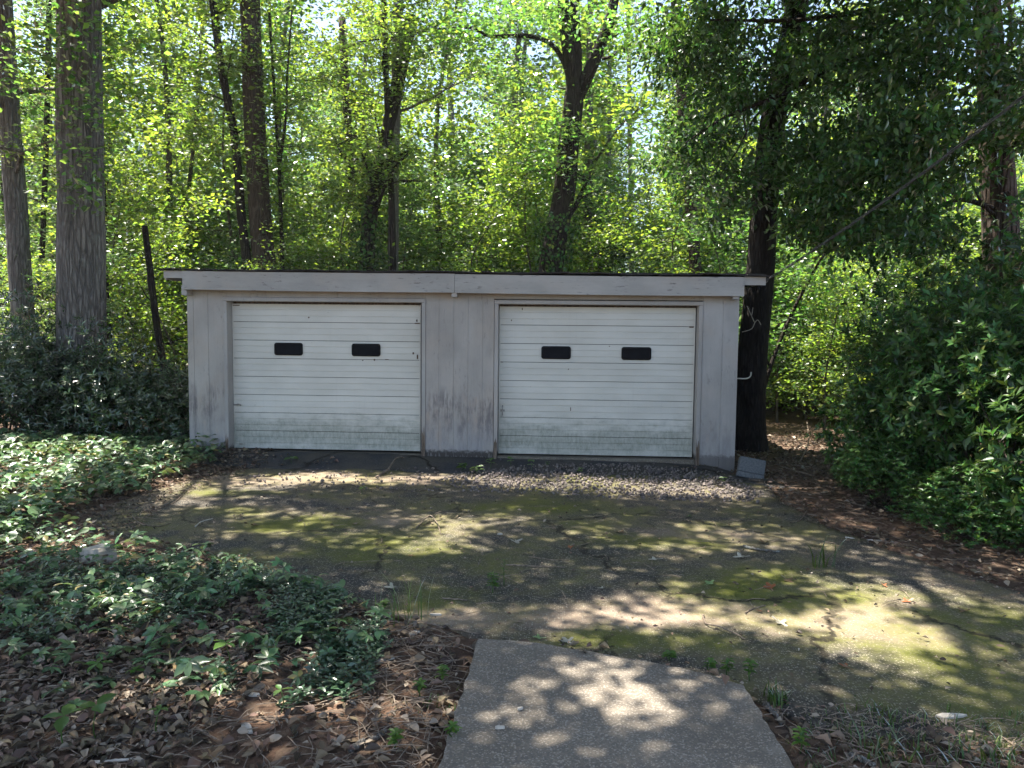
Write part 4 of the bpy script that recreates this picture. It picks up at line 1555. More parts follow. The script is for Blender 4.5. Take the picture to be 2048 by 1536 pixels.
for j, k in enumerate(trunks):
    o, b = trunks[k]
    cc = cen[own == j]
    if len(cc) == 0:
        continue
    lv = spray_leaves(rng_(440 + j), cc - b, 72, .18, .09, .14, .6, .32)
    obj('crown', leaf_mesh('shade_crown', *lv), M['leaf_canopy'], o)
    mb = MB()
    rr_ = rng_(450 + j)
    tipn = min(9, len(cc))
    for q in rr_.choice(len(cc), tipn, replace=False):
        e = cc[q] - b
        z_ = rr_.uniform(6.9, 8.6)
        pth_ = oak_p if k == 'oak' else lean_p if k == 'lean' else pine_p
        s_ = np.array([np.interp(z_, pth_[:, 2], pth_[:, 0]), np.interp(z_, pth_[:, 2], pth_[:, 1]), z_])
        mid = s_ * .5 + e * .5 + np.array([0, 0, .5])
        mb.tube(curve([s_, mid, e], 9), np.linspace(.06, .012, 9), 6)
    obj('bough', mb.me('bough', True), M['bark_grey'] if k == 'oak' else M['bark_dark'], o)

# a long limb of the leaning tree that throws its shadow across the right of the driveway
mb = MB()
zl = 8.6
s0 = np.array([np.interp(zl, lean_p[:, 2], lean_p[:, 0]), np.interp(zl, lean_p[:, 2], lean_p[:, 1]), zl])
lp = [s0] + [gnd(px, py) + TOSUN * (zl + .15 - .05 * q) - lean_b for q, (px, py) in enumerate(((1700, 1085), (1800, 1150), (1862, 1190), (1912, 1250), (1950, 1325), (1985, 1400), (2030, 1480)))]
mb.tube(curve(lp, 30), np.linspace(.085, .03, 30), 8)
for a_, b_ in (((1862, 1190), (1960, 1215)), ((1912, 1250), (2010, 1300)), ((1950, 1325), (1905, 1400))):
    g0, g1 = gnd(*a_), gnd(*b_)
    mb.tube(curve([g0 + TOSUN * zl - lean_b, (g0 + g1) / 2 + TOSUN * (zl + .1) - lean_b, g1 + TOSUN * (zl + .4) - lean_b], 8), np.linspace(.03, .01, 8), 5)
obj('limb', mb.me('limb', True), M['bark_dark'], lean)

# leaves hanging in front of the thick oak trunk
r = rng_(460)
ctr = []
for px, py, dx, dy, n_ in ((120, 60, 90, 50, 26), (150, 170, 70, 60, 22), (160, 300, 60, 60, 18), (150, 390, 60, 50, 12), (60, 120, 60, 80, 20), (250, 120, 60, 80, 20), (230, 280, 50, 70, 14)):
    for k in range(n_):
        ctr.append(at(px + r.normal(0, dx * .6), py + r.normal(0, dy * .6), .9 + r.normal(0, .35)) - oak_b)
obj('crown', leaf_mesh('low_spray', *spray_leaves(r, ctr, 11, .2, .08, .12, .62)), M['leaf_mid'], oak)


# ------------------------------------------------------------------ shrubs
def shrub_meshes(seed, h, w, n, L, Wr, fan, per, tall=1.0):
    """lumpy mound: leaves in rosettes on several lobes, with stray shoots; stems below"""
    r = rng_(seed)
    lobes = []
    for k in range(11):
        a = r.uniform(0, 6.28)
        d = w * .5 * r.random() ** .6 * .62
        z = h * r.uniform(.22, .70)
        s = w * r.uniform(.20, .34)
        lobes.append((d * math.cos(a), d * math.sin(a), z, s, s * r.uniform(.8, 1.2) * tall))
    pts, ax = [], []
    while len(pts) < n:
        lx, ly, lz, s, sz_ = lobes[int(r.integers(0, len(lobes)))]
        q = norm(r.normal(0, 1, 3))
        f = r.random() ** .22 * r.uniform(.9, 1.12)
        p = np.array([lx, ly, lz]) + q * np.array([s, s, sz_]) * f
        if p[2] < .05:
            continue
        pts.append(p)
        ax.append(norm(q + np.array([0, 0, .55]) + r.normal(0, .25, 3)))
    pts, ax = np.array(pts), np.array(ax)
    m = per
    P = np.repeat(pts, m, 0)
    A = np.repeat(ax, m, 0)
    az = np.tile(np.arange(m) * 2.399, len(pts)) + np.repeat(r.uniform(0, 6.28, len(pts)), m)
    ref = norm(np.cross(A, r.normal(0, 1, (1, 3))))
    ref2 = np.cross(A, ref)
    perp = ref * np.cos(az)[:, None] + ref2 * np.sin(az)[:, None]
    fa = rad(fan) * r.uniform(.6, 1.25, len(P))
    D = A * np.cos(fa)[:, None] + perp * np.sin(fa)[:, None]
    N = A * np.sin(fa)[:, None] - perp * np.cos(fa)[:, None]
    P = P - A * (np.tile(np.arange(m) / m, len(pts)) * .05)[:, None]
    Ls = L * r.uniform(.6, 1.2, len(P))
    lm = leaf_mesh('shrub_leaves_%d' % seed, P, D, N, Ls, Ls * Wr, T5)
    mb = MB()
    for k in range(16):
        q = pts[int(r.integers(0, len(pts)))]
        s = np.array([q[0] * .15, q[1] * .15, -.1])
        mb.tube(curve([s, (s + q) / 2 + r.normal(0, .08, 3), q], 7), np.linspace(.016, .004, 7), 5)
    return lm, mb.me('shrub_stems_%d' % seed, True)


def shrub(name, label, x, y, meshes, mat, group=None, s=1.0, rz=0.0, sz=1.0, bark='bark_brown'):
    z = float(ground_full(np.array([x]), np.array([y]))[0])
    t = thing(name, (x, y, z), label, 'shrub', group, rz)
    t.scale = (s, s, s * sz)
    obj('foliage', meshes[0], M[mat], t)
    obj('stem', meshes[1], M[bark], t)
    return t


RS = [shrub_meshes(501, 2.4, 2.6, 1500, .105, .38, 58, 9), shrub_meshes(502, 2.8, 2.6, 1700, .105, .38, 58, 9)]
for k, (x, y, s, sz_, rz, lab) in enumerate((
        (8.95, -1.35, .84, .98, .3, 'rounded glossy green shrub farthest along the driveway edge, facing the garage corner'),
        (9.2, -2.7, 1.0, 1.06, 1.7, 'broad glossy green shrub in the middle of the right-hand row'),
        (9.55, -4.25, 1.0, 1.02, 2.6, 'nearest glossy green shrub, cut off by the right edge of the picture'),
        (10.45, .25, 1.1, 1.1, 4.0, 'tall dark shrub behind the right-hand row, below the reddish trunk'),
        (10.9, -3.0, 1.2, 1.1, 5.2, 'tallest dark shrub behind the right-hand row at the picture edge'),
        (8.28, -2.3, .5, .62, .9, 'low green bush bulging out at the foot of the right-hand row'),
        (8.62, -3.6, .55, .58, 2.2, 'small low bush spilling over leaf litter at the foot of the nearest glossy shrub'))):
    shrub('evergreen_shrub', lab, x, y, RS[k % 2], 'leaf_shrub', 'glossy shrubs along the right of the driveway', s, rz, sz_)
LS = [shrub_meshes(511, 1.9, 2.2, 1500, .10, .30, 62, 7, .9), shrub_meshes(512, 2.2, 2.2, 1500, .10, .30, 62, 7, .9)]
for k, (x, y, s, sz_, rz, lab) in enumerate((
        (-1.45, .9, .85, .95, .4, 'dark shrub crowding the left wall of the garage'),
        (-2.35, 1.15, 1.0, 1.0, 1.4, 'dark shrub in front of the thick grey oak trunk'),
        (-3.3, .7, 1.0, .95, 2.9, 'dark shrub with pale shining leaves left of the oak trunk'),
        (-4.3, 1.1, 1.15, 1.1, 3.8, 'tall dark shrub below the leaning far-left trunk'),
        (-1.35, 2.4, .95, .95, 5.0, 'leafy dark shrub behind, between the oak and the garage'),
        (-5.4, .9, 1.1, 1.1, .9, 'dark shrub cut off by the left edge of the picture'))):
    shrub('lance_leaf_shrub', lab, x, y, LS[k % 2], 'leaf_lshrub', 'dark shrubs left of the garage', s, rz, sz_)

# ------------------------------------------------------------------ ground cover, litter, gravel (stuff)
def on_top(x, y):
    """height of whatever surface lies at x, y"""
    x, y = np.asarray(x, float), np.asarray(y, float)
    z = ground_full(x, y)
    z = np.where(inside(x, y, D_poly), drive_z(x, y), z)
    z = np.where(inside(x, y, A_poly), np.maximum(apron_z(x, y), z), z)
    return np.where(inside(x, y, W_poly), -.105, z)


def region(pxs, n, r, jitter=.0):
    """random ground points inside an outline given by ground points"""
    poly = np.array([gnd(*p)[:2] for p in pxs]) if len(pxs[0]) == 2 and max(max(p) for p in pxs) > 60 else np.array(pxs)
    lo, hi = poly.min(0), poly.max(0)
    out = np.zeros((0, 2))
    while len(out) < n:
        q = lo + (hi - lo) * r.random((n * 3, 2))
        out = np.vstack([out, q[inside(q[:, 0], q[:, 1], poly)]])
    return out[:n]


r = rng_(600)
BANK = [(-60, 905), (200, 890), (330, 885), (440, 905), (450, 925), (400, 945), (330, 965), (280, 990), (180, 1020), (110, 1050), (90, 1075), (-60, 1100)]
BANK2 = [(-60, 1060), (120, 1065), (240, 1095), (330, 1110), (430, 1120), (520, 1150), (540, 1185), (420, 1230), (250, 1260), (100, 1280), (-60, 1270)]
MID = [(0, 1180), (200, 1150), (420, 1130), (560, 1160), (680, 1195), (760, 1240), (780, 1290), (650, 1310), (450, 1320), (250, 1310), (0, 1300)]


def palmate(r, g, hmin, hmax, k, L, Wr, tmpl=T5, tilt=.35, fall=.1):
    """creeper leaves: k leaflets spread from a point on a short stalk"""
    n = len(g)
    z = on_top(g[:, 0], g[:, 1]) + r.uniform(hmin, hmax, n)
    c = np.column_stack([g, z])
    up = norm(np.array([0, 0, 1.0]) + r.normal(0, tilt, (n, 3)))
    a0 = r.uniform(0, 6.28, n)
    P, D, N = [], [], []
    for j in range(k):
        a = a0 + (j - (k - 1) / 2) * (4.2 / k)
        d = np.stack([np.cos(a), np.sin(a), -fall + 0 * a], 1)
        d = norm(d - up * (d * up).sum(1)[:, None] - up * fall)
        P.append(c)
        D.append(d)
        N.append(up + r.normal(0, .12, (n, 3)))
    P, D, N = np.concatenate(P), np.concatenate(D), np.concatenate(N)
    Ls = L * np.tile(r.uniform(.42, 1.2, n), k) * r.uniform(.8, 1.15, len(P))
    return P, D, N, Ls, Ls * Wr * r.uniform(.8, 1.25, len(P))


parts_ = [palmate(r, region(BANK, 2300, r), .04, .26, 3, .10, .58), palmate(r, region(BANK2, 420, r), .03, .17, 3, .078, .6), palmate(r, region(MID, 200, r), .03, .16, 5, .085, .45),
          palmate(r, region([(0, 1280), (500, 1300), (760, 1290), (700, 1400), (300, 1420), (0, 1500)], 60, r), .03, .12, 5, .09, .45)]
tag(obj('creeper_groundcover', leaf_mesh('creeper', *cat_leaves(parts_), T8), M['leaf_cover']), 'bright creeping leaves carpeting the bank left of the driveway', None, None, 'stuff')


def vinca(r, g, L=.045):
    n = len(g)
    m = 8
    z = on_top(g[:, 0], g[:, 1])
    c = np.repeat(np.column_stack([g, z]), m, 0)
    k = np.tile(np.arange(m), n)
    lean_ = np.repeat(r.normal(0, .5, (n, 2)), m, 0)
    hh = (k // 2 + .7) * .022
    P = c + np.column_stack([lean_ * hh[:, None], hh])
    a = np.repeat(r.uniform(0, 6.28, n), m) + (k % 2) * math.pi + (k // 2) * 1.57
    D = np.stack([np.cos(a), np.sin(a), .35 + 0 * a], 1)
    N = np.array([0, 0, 1.0]) + r.normal(0, .25, (len(P), 3))
    Ls = L * r.uniform(.7, 1.25, len(P))
    return P, D, N, Ls, Ls * .45


g = np.vstack([region(MID, 900, r), region([(430, 1120), (560, 1160), (690, 1200), (760, 1240), (760, 1330), (560, 1330), (480, 1220)], 620, r), region([(420, 1300), (760, 1300), (740, 1400), (560, 1420), (420, 1380)], 350, r),
               region(BANK2, 400, r)])
nzv = smooth_noise(g[:, 0], g[:, 1], 611, ((1.5, .6), (4, .5)))
tag(obj('periwinkle_groundcover', leaf_mesh('periwinkle', *vinca(r, g[nzv > -.12]), T5), M['leaf_vinca']), 'small glossy paired leaves creeping over the leaf litter', None, None, 'stuff')

# dry leaves: thick under the trees, thin on the driveway
LIT_L = [(-40, 1180), (300, 1200), (560, 1180), (700, 1215), (860, 1255), (950, 1290), (930, 1380), (870, 1560), (-40, 1560)]
LIT_R = [(1540, 985), (1600, 1040), (1750, 1085), (1900, 1135), (2090, 1190), (2090, 1080), (1800, 960), (1660, 900), (1560, 900)]
LIT_B = [(1530, 1400), (1700, 1420), (1900, 1440), (2090, 1450), (2090, 1560), (1610, 1560)]
LIT_C = [(90, 1060), (330, 975), (470, 905), (560, 915), (480, 950), (350, 1000), (250, 1080)]
g = np.vstack([region(LIT_L, 7000, r), region(BANK2, 1500, r), region(LIT_R, 1100, r), region(LIT_B, 170, r), region(LIT_C, 1300, r), region([(-3.5, -4.5), (0, -3.5), (0.2, .2), (-3.5, .5)], 2500, r),
               region([(7.4, -.8), (10, -.8), (11, 4), (7.6, 4)], 2400, r), region([(-6, 0), (-.8, 0), (-.8, 6), (-6, 6)], 1500, r)])
thin = region([(165, 1045), (352, 968), (1530, 1000), (2048, 1185), (2048, 1400), (1500, 1380), (960, 1270), (540, 1150)], 900, r)
fringe = []
for a, b in zip(D_poly, np.roll(D_poly, -1, 0)):
    if a[1] < -.5 and b[1] < -.5:
        for k in range(9):
            fringe.append(a + (b - a) * r.random() + r.normal(0, .11, 2))
g = np.vstack([g, thin, np.array(fringe)])
bare = smooth_noise(g[:, 0], g[:, 1], 621, ((.9, .7), (2.4, .5)))
x_, y_ = g[:, 0], g[:, 1]
patch = (x_ > 3.0) & (x_ < 4.3) & (y_ < -5.95)
keep = ~(patch & (r.random(len(g)) < .8)) & ~((x_ > -.6) & (x_ < 7.15) & (y_ > -.06) & (y_ < 6.3))
keep &= ~(inside(x_, y_, W_poly) & (poly_dist(x_, y_, W_poly) > .045))
g = g[keep]
n = len(g)
P = np.column_stack([g, on_top(g[:, 0], g[:, 1]) + r.uniform(.004, .035, n)])
N = norm(np.array([0, 0, 1.0]) + r.normal(0, .38, (n, 3)))
D = r.normal(0, 1, (n, 3)) * np.array([1, 1, .2])
L = r.uniform(.03, .09, n) * np.where(r.random(n) < .5, .7, 1)
on_drive = inside(g[:, 0], g[:, 1], D_poly)
L = np.where(on_drive, L * .55, L)
tag(obj('leaf_litter', leaf_mesh('leaf_litter', P, D, N, L, L * r.uniform(.35, .75, n), T8, r.uniform(-.12, .42, n)), M['litter']), 'brown dry leaves strewn on the soil', None, None, 'stuff')

# fine twigs and straw
g = np.vstack([region(LIT_L, 900, r), region(LIT_R, 500, r), region(LIT_B, 160, r), region(LIT_C, 160, r), region([(700, 1290), (900, 1260), (900, 1540), (740, 1540)], 190, r), region([(300, 1000), (1500, 1010), (1900, 1200), (1000, 1260)], 110, r)])
mb = MB()
zt = on_top(g[:, 0], g[:, 1])
for (x, y), z in zip(g, zt):
    if inside(np.array([x]), np.array([y]), W_poly)[0]:
        continue
    a = r.uniform(0, 6.28)
    l = r.uniform(.05, .26)
    d = np.array([math.cos(a), math.sin(a), 0]) * l
    c = np.array([x, y, z + r.uniform(.008, .03)])
    mb.tube(np.array([c - d / 2, c + [r.normal(0, .012), r.normal(0, .012), r.uniform(0, .012)], c + d / 2]), [.0028, .0024, .0014], 4, cap=False)
tag(obj('twig_litter', mb.me('twig_litter'), M['twig']), 'thin dead twigs and straw scattered on the soil', None, None, 'stuff')

# crushed stone in front of the doors
r = rng_(640)
ico = np.array([(0, 0, 1), (.894, 0, .447), (.276, .851, .447), (-.724, .526, .447), (-.724, -.526, .447), (.276, -.851, .447),
                (.724, .526, -.447), (-.276, .851, -.447), (-.894, 0, -.447), (-.276, -.851, -.447), (.724, -.526, -.447), (0, 0, -1)])
icf = np.array([(0, 1, 2), (0, 2, 3), (0, 3, 4), (0, 4, 5), (0, 5, 1), (1, 6, 2), (2, 7, 3), (3, 8, 4), (4, 9, 5), (5, 10, 1), (6, 7, 2), (7, 8, 3), (8, 9, 4), (9, 10, 5), (10, 6, 1),
                (11, 7, 6), (11, 8, 7), (11, 9, 8), (11, 10, 9), (11, 6, 10)])
GP = [(860, 962), (920, 944), (1060, 938), (1240, 938), (1400, 946), (1480, 962), (1535, 988), (1500, 1003), (1380, 1003), (1220, 996), (1080, 985), (940, 982)]
g = region(GP, 2600, r)
g = np.vstack([g, g[:500] + r.normal(0, .16, (500, 2)), region([(470, 955), (640, 940), (880, 940), (880, 985), (640, 978), (480, 975)], 260, r)])
n = len(g)
s = r.uniform(.006, .02, n) * np.where(r.random(n) < .12, 1.5, 1)
zz = np.maximum(on_top(g[:, 0], g[:, 1]), -.16) + s * .35 + .02 * r.random(n) * (poly_dist(g[:, 0], g[:, 1], np.array([gnd(*p)[:2] for p in GP])) > .1)
V = np.column_stack([g, zz])[:, None, :] + ico[None] * (s[:, None, None] * r.uniform(.65, 1.25, (n, 12, 1))) * r.uniform(.6, 1.2, (n, 1, 3))
F = (icf[None] + (np.arange(n) * 12)[:, None, None]).reshape(-1, 3)
tag(obj('gravel', mesh('gravel', V.reshape(-1, 3), None, F), M['gravel']), 'patch of crushed pale stone below the right garage door', None, None, 'stuff')


# ------------------------------------------------------------------ single small things
def blades(r, c, n, h, spread, w=.006, bend=.5):
    V, T = [], []
    for k in range(n):
        a = r.uniform(0, 6.28)
        o = np.array([math.cos(a), math.sin(a), 0])
        s = np.array([-o[1], o[0], 0]) * w * r.uniform(.6, 1.2)
        hh = h * r.uniform(.45, 1.1)
        b0 = np.array(c) + np.array([r.normal(0, spread), r.normal(0, spread), 0])
        lean_ = r.uniform(.15, 1) * bend
        pts = [b0 + o * lean_ * hh * t * t + np.array([0, 0, hh * (t - .25 * lean_ * t * t)]) for t in (0, .4, .75, 1)]
        i0 = len(V)
        for q, p in enumerate(pts[:3]):
            f = (1, .9, .55)[q]
            V += [p - s * f, p + s * f]
        V.append(pts[3])
        T += [(i0, i0 + 1, i0 + 3), (i0, i0 + 3, i0 + 2), (i0 + 2, i0 + 3, i0 + 5), (i0 + 2, i0 + 5, i0 + 4), (i0 + 4, i0 + 5, i0 + 6)]
    return V, T


def tuft(label, px, py, n, h, spread, seed, w=.006, bend=.6):
    p = gnd(px, py)
    z = float(on_top(np.array([p[0]]), np.array([p[1]]))[0])
    V, T = blades(rng_(seed), (0, 0, -.01), n, h, spread, w, bend)
    return tag(obj('grass_tuft', mesh('grass_tuft', V, None, T), M['grass'], None, (p[0], p[1], z)), label, 'grass tuft')


tuft('loose tuft of long arching grass blades on the right of the mossy driveway', 1650, 1135, 11, .30, .045, 701, .007, 1.0)
tuft('wispy tall grass with seed stalks at the left driveway edge, above the bare soil', 810, 1240, 22, .36, .09, 702, .004, .5)
tuft('bright green grass clump at the right corner of the concrete walkway', 1555, 1405, 60, .11, .03, 703, .005, .9)
tuft('low grass clump in the soil left of the walkway edge, beside dry bark', 855, 1410, 40, .07, .08, 704, .004, .9)
tuft('grass clump at the bottom right corner of the picture', 1960, 1520, 50, .12, .07, 705, .005, .9)
tuft('sparse grass blades in the soil right of the walkway, near the bottom edge', 1780, 1510, 34, .14, .06, 706, .006, .8)
tuft('small grass tuft on the bank where the creeper meets the driveway', 262, 968, 30, .2, .07, 707, .006, .6)
tuft('short grass at the lower right driveway edge, above the litter', 1760, 1425, 40, .07, .06, 708, .004, .9)
rg = rng_(709)
V, T = [], []
for px, py in zip(rg.uniform(1600, 2060, 60), rg.uniform(1425, 1540, 60)):
    p = gnd(px, py)
    z = float(on_top(np.array([p[0]]), np.array([p[1]]))[0])
    v, t = blades(rg, (p[0], p[1], z - .005), 9, .07, .05, .003, .9)
    T += [tuple(a + len(V) for a in q) for q in t]
    V += v
tag(obj('grass', mesh('grass', V, None, T), M['grass']), 'thin grass growing in the soil right of the walkway', None, None, 'stuff')


def seedling(label, px, py, h, nl, L, seed, mat='leaf_weed', wr=.55, name='seedling', tiers=1, lean_=(0, 0), cat='weed', group=None):
    r = rng_(seed)
    p = gnd(px, py)
    z = float(on_top(np.array([p[0]]), np.array([p[1]]))[0])
    t = thing(name, (p[0], p[1], z), label, cat, group)
    mb = MB()
    top = np.array([lean_[0], lean_[1], h])
    mb.tube(curve([(0, 0, -.01), top * .5 + r.normal(0, .01, 3), top], 6), np.linspace(.004, .002, 6), 5)
    P, D, N = [], [], []
    for q in range(tiers):
        f = 1 - q / max(1, tiers) * .75
        c = top * f
        a0 = r.uniform(0, 6.28)
        for k in range(nl):
            a = a0 + k * 6.28 / nl + r.normal(0, .15)
            P.append(c)
            D.append((math.cos(a), math.sin(a), r.uniform(-.15, .25)))
            N.append(np.array([0, 0, 1]) + r.normal(0, .2, 3))
    P, D, N = np.array(P), np.array(D), np.array(N, float)
    Ls = L * r.uniform(.75, 1.15, len(P))
    obj('stem', mb.me('stem', True), M['grass'], t)
    obj('foliage', leaf_mesh('foliage', P, D, N, Ls, Ls * wr, T8), M[mat], t)
    return t


seedling('four-leaved seedling standing tall over the leaf litter, left foreground', 452, 1362, .20, 4, .085, 721, wr=.6)
seedling('flat five-fingered creeper leaf lying near the dry tan oak leaf', 195, 1345, .06, 5, .085, 722, wr=.42)
seedling('five-fingered creeper leaf right of the flat one in the litter', 270, 1352, .05, 5, .06, 723, wr=.42)
seedling('pair of broad dark leaves on a stalk in the bottom left corner', 130, 1500, .16, 4, .10, 724, wr=.6)
seedling('broad dark three-leaved seedling right of the corner pair', 195, 1490, .18, 3, .10, 725, wr=.62)
seedling('small light green seedling on the litter beside the white bark strips', 320, 1480, .13, 5, .055, 726, wr=.5)
seedling('bright three-leaved sprig near the bare soil patch', 562, 1425, .12, 3, .06, 727, wr=.6)
seedling('feathery bushy weed growing from the crack in the mossy driveway', 985, 1185, .14, 7, .055, 728, wr=.32, tiers=5)
seedling('single upright weed stalk beside the feathery weed in the crack', 1008, 1170, .2, 3, .035, 729, wr=.3, tiers=4)
seedling('broad-leaved weed clump at the foot of the middle pier', 815, 918, .12, 4, .10, 730, wr=.8, tiers=2)
seedling('dark broad-leaved weed on the ramp below the left door', 582, 932, .08, 5, .11, 731, wr=.8)
seedling('small weed at the left end of the gravel patch', 725, 985, .07, 5, .06, 732, wr=.6)
for k, (px, py, h, L, lab) in enumerate(((925, 943, .10, .09, 'pale leafy weed, leftmost of the row along the gravel'), (955, 948, .11, .10, 'leafiest weed of the row along the gravel'),
                                         (980, 940, .12, .07, 'two-leaved pale weed between the leafiest weed and the small one'), (1021, 938, .10, .06, 'small upright weed left of the tall yellow-green one'),
                                         (1062, 945, .15, .06, 'tall yellow-green weed above the middle of the gravel'), (1160, 950, .09, .05, 'small bright weed right of the tall yellow-green one'),
                                         (1095, 940, .06, .05, 'tiny dark weed right behind the tall yellow-green one'), (1446, 968, .09, .06, 'lone bright weed at the right end of the gravel'))):
    seedling(lab, px, py, h, 4, L, 740 + k, wr=.62, tiers=2, group='weeds along the gravel')
for k, (px, py, lab) in enumerate(((1338, 1318, 'little weed on the far edge of the walkway, left of the weed cluster'), (1420, 1340, 'leafy weed cluster at the walkway edge'), (1455, 1348, 'spreading weed next to the leafy cluster at the walkway edge'),
                                   (1500, 1360, 'small weed nearest the walkway corner'), (770, 1215, 'dark bushy weed at the left driveway edge'), (840, 1395, 'light sprig in the soil by the walkway'),
                                   (885, 1360, 'small sprig touching the left walkway edge'), (1600, 1500, 'green weed in the soil right of the walkway'), (905, 1490, 'weed at the left walkway edge near the bottom'),
                                   (790, 1500, 'small weed beside the lichen-covered stick'))):
    seedling(lab, px, py, .05 + .02 * (k % 4), 5, .045, 760 + k, wr=.5, tiers=3)


def lobed_leaf(seed, L, lob=5):
    """a single dry lobed leaf, curled"""
    r = rng_(seed)
    n = 4 * lob + 1
    a = np.linspace(-2.75, 2.75, n)
    rr = L * (.42 + .20 * np.cos(a * lob / 2.2 * 1.57 * 1.2) + .10 * np.cos(a) + r.normal(0, .03, n))
    cu = r.uniform(.1, .6)
    V = [(0, 0, .004)]
    for aa, q in zip(a, rr):
        x, y = q * math.cos(aa), q * math.sin(aa) * .85
        V.append((x, y, .006 + cu * y * y * 6 * r.uniform(.6, 1.2) / max(.05, L) * .25 + .10 * abs(x) * r.uniform(0, .5)))
    T = [(0, k, k + 1) for k in range(1, n)]
    V += [(-L * .75, r.normal(0, .01), .012), (-L * .75, .004, .013)]
    T.append((0, len(V) - 2, len(V) - 1))
    return mesh('fallen_leaf', V, None, T)


def colour(name, c, t=.2):
    return leaf_material(name, c, tuple(a * .6 for a in c), t, .05, .5, .15, .02)


M['l_tan'] = colour('tan leaf', (.52, .36, .19))
M['l_brown'] = colour('brown leaf', (.19, .115, .065))
M['l_rust'] = colour('rust leaf', (.28, .085, .04))
M['l_green'] = colour('green leaf', (.16, .23, .09))
M['l_pale'] = colour('pale leaf', (.44, .40, .32))


def fallen(label, px, py, L, mat, seed, group=None, name='fallen_leaf'):
    p = gnd(px, py)
    z = float(on_top(np.array([p[0]]), np.array([p[1]]))[0])
    o = obj(name, lobed_leaf(seed, L), M[mat], None, (p[0], p[1], z + .004))
    o.rotation_euler = (rng_(seed).normal(0, .12), rng_(seed + 1).normal(0, .12), rng_(seed + 2).uniform(0, 6.28))
    return tag(o, label, 'leaf', group)


o = fallen('large upright tan oak leaf standing on the dark litter in the left foreground', 344, 1345, .15, 'l_tan', 801)
o.rotation_euler = (1.0, .2, 1.9)
o.location.z += .05
for k, (px, py, L, mat, lab) in enumerate((
        (705, 1365, .16, 'l_tan', 'curled tan oak leaf by the bare soil, left of the walkway'), (640, 1395, .13, 'l_brown', 'brown curled oak leaf just left of the tan curled one'),
        (425, 1395, .14, 'l_pale', 'grey-beige lobed leaf lying below the white bark strip'), (420, 1510, .12, 'l_brown', 'brown lobed leaf near the bottom edge, left of the lichen stick'),
        (355, 1490, .13, 'l_pale', 'pale torn leaf in the bottom left litter'), (1030, 1082, .13, 'l_pale', 'big pale maple leaf on the mossy middle of the driveway'),
        (1135, 1285, .09, 'l_pale', 'grey star-shaped leaf just above the walkway edge'), (1078, 1278, .06, 'l_green', 'green leaf standing at the walkway edge'),
        (1418, 1168, .085, 'l_green', 'pale green leaf on the shaded right part of the driveway'), (1205, 1178, .05, 'l_pale', 'small white leaf left of the pale green one'),
        (1530, 1085, .11, 'l_brown', 'brown lobed leaf above the grey stick on the right'), (1482, 1116, .10, 'l_pale', 'pale lobed leaf below the grey stick'),
        (1815, 1202, .07, 'l_rust', 'orange leaf on the sunny right of the driveway'), (1766, 1172, .05, 'l_rust', 'smaller orange leaf above the other, on sunlit moss'),
        (1575, 1160, .09, 'l_brown', 'brown curled leaf left of the long grass tuft'), (1540, 1176, .09, 'l_rust', 'rust-brown leaf under the curled brown one'),
        (1560, 1245, .09, 'l_pale', 'white jagged leaf right of the curved stick'), (822, 1112, .07, 'l_rust', 'dark red leaf on the moss left of centre'),
        (1140, 1096, .05, 'l_rust', 'red-orange leaf in the shaded middle of the driveway'), (785, 1178, .09, 'l_pale', 'beige leaf in the shade by the left driveway edge'),
        (505, 1052, .09, 'l_brown', 'brown leaf on sunlit moss at the left of the driveway'), (1240, 1065, .10, 'l_brown', 'dark brown leaf pile in the shade above centre'),
        (1380, 1033, .07, 'l_green', 'green lobed leaf near the gravel on the right'), (710, 1050, .09, 'l_brown', 'curled brown leaf left of the bent white stick'),
        (1310, 1118, .09, 'l_pale', 'pale flat leaf on moss right of the straight twig'), (1518, 1222, .05, 'l_rust', 'tiny red leaf beside the curved stick'),
        (1690, 1335, .06, 'l_rust', 'dark red leaf near the lower right of the driveway'), (1930, 1222, .08, 'l_brown', 'brown leaf in the branch shadow on the right'))):
    fallen(lab, px, py, L, mat, 810 + 3 * k)


def stick(label, pxs, w, mat, seed, name='stick', up=.0, zs=None, fork=None, cat='stick'):
    r = rng_(seed)
    pts = []
    for q, (px, py) in enumerate(pxs):
        p = gnd(px, py)
        z = float(on_top(np.array([p[0]]), np.array([p[1]]))[0])
        pts.append(np.array([p[0], p[1], z + w * .5 + (zs[q] if zs else up)]))
    base = pts[0].copy()
    mb = MB()
    pth = curve([p - base for p in pts], max(8, 5 * len(pts)))
    pth = pth + r.normal(0, w * .12, pth.shape)
    mb.tube(pth, np.linspace(w / 2, w * .3, len(pth)), 7)
    for f in (fork or []):
        fp = []
        for q, (px, py) in enumerate(f):
            p = gnd(px, py)
            z = float(on_top(np.array([p[0]]), np.array([p[1]]))[0])
            fp.append(np.array([p[0], p[1], z + w * .5 + up]) - base)
        mb.tube(curve(fp, 7), np.linspace(w * .3, w * .12, 7), 5)
    return tag(obj(name, mb.me(name, True), M[mat], None, [float(a) for a in base]), label, cat)


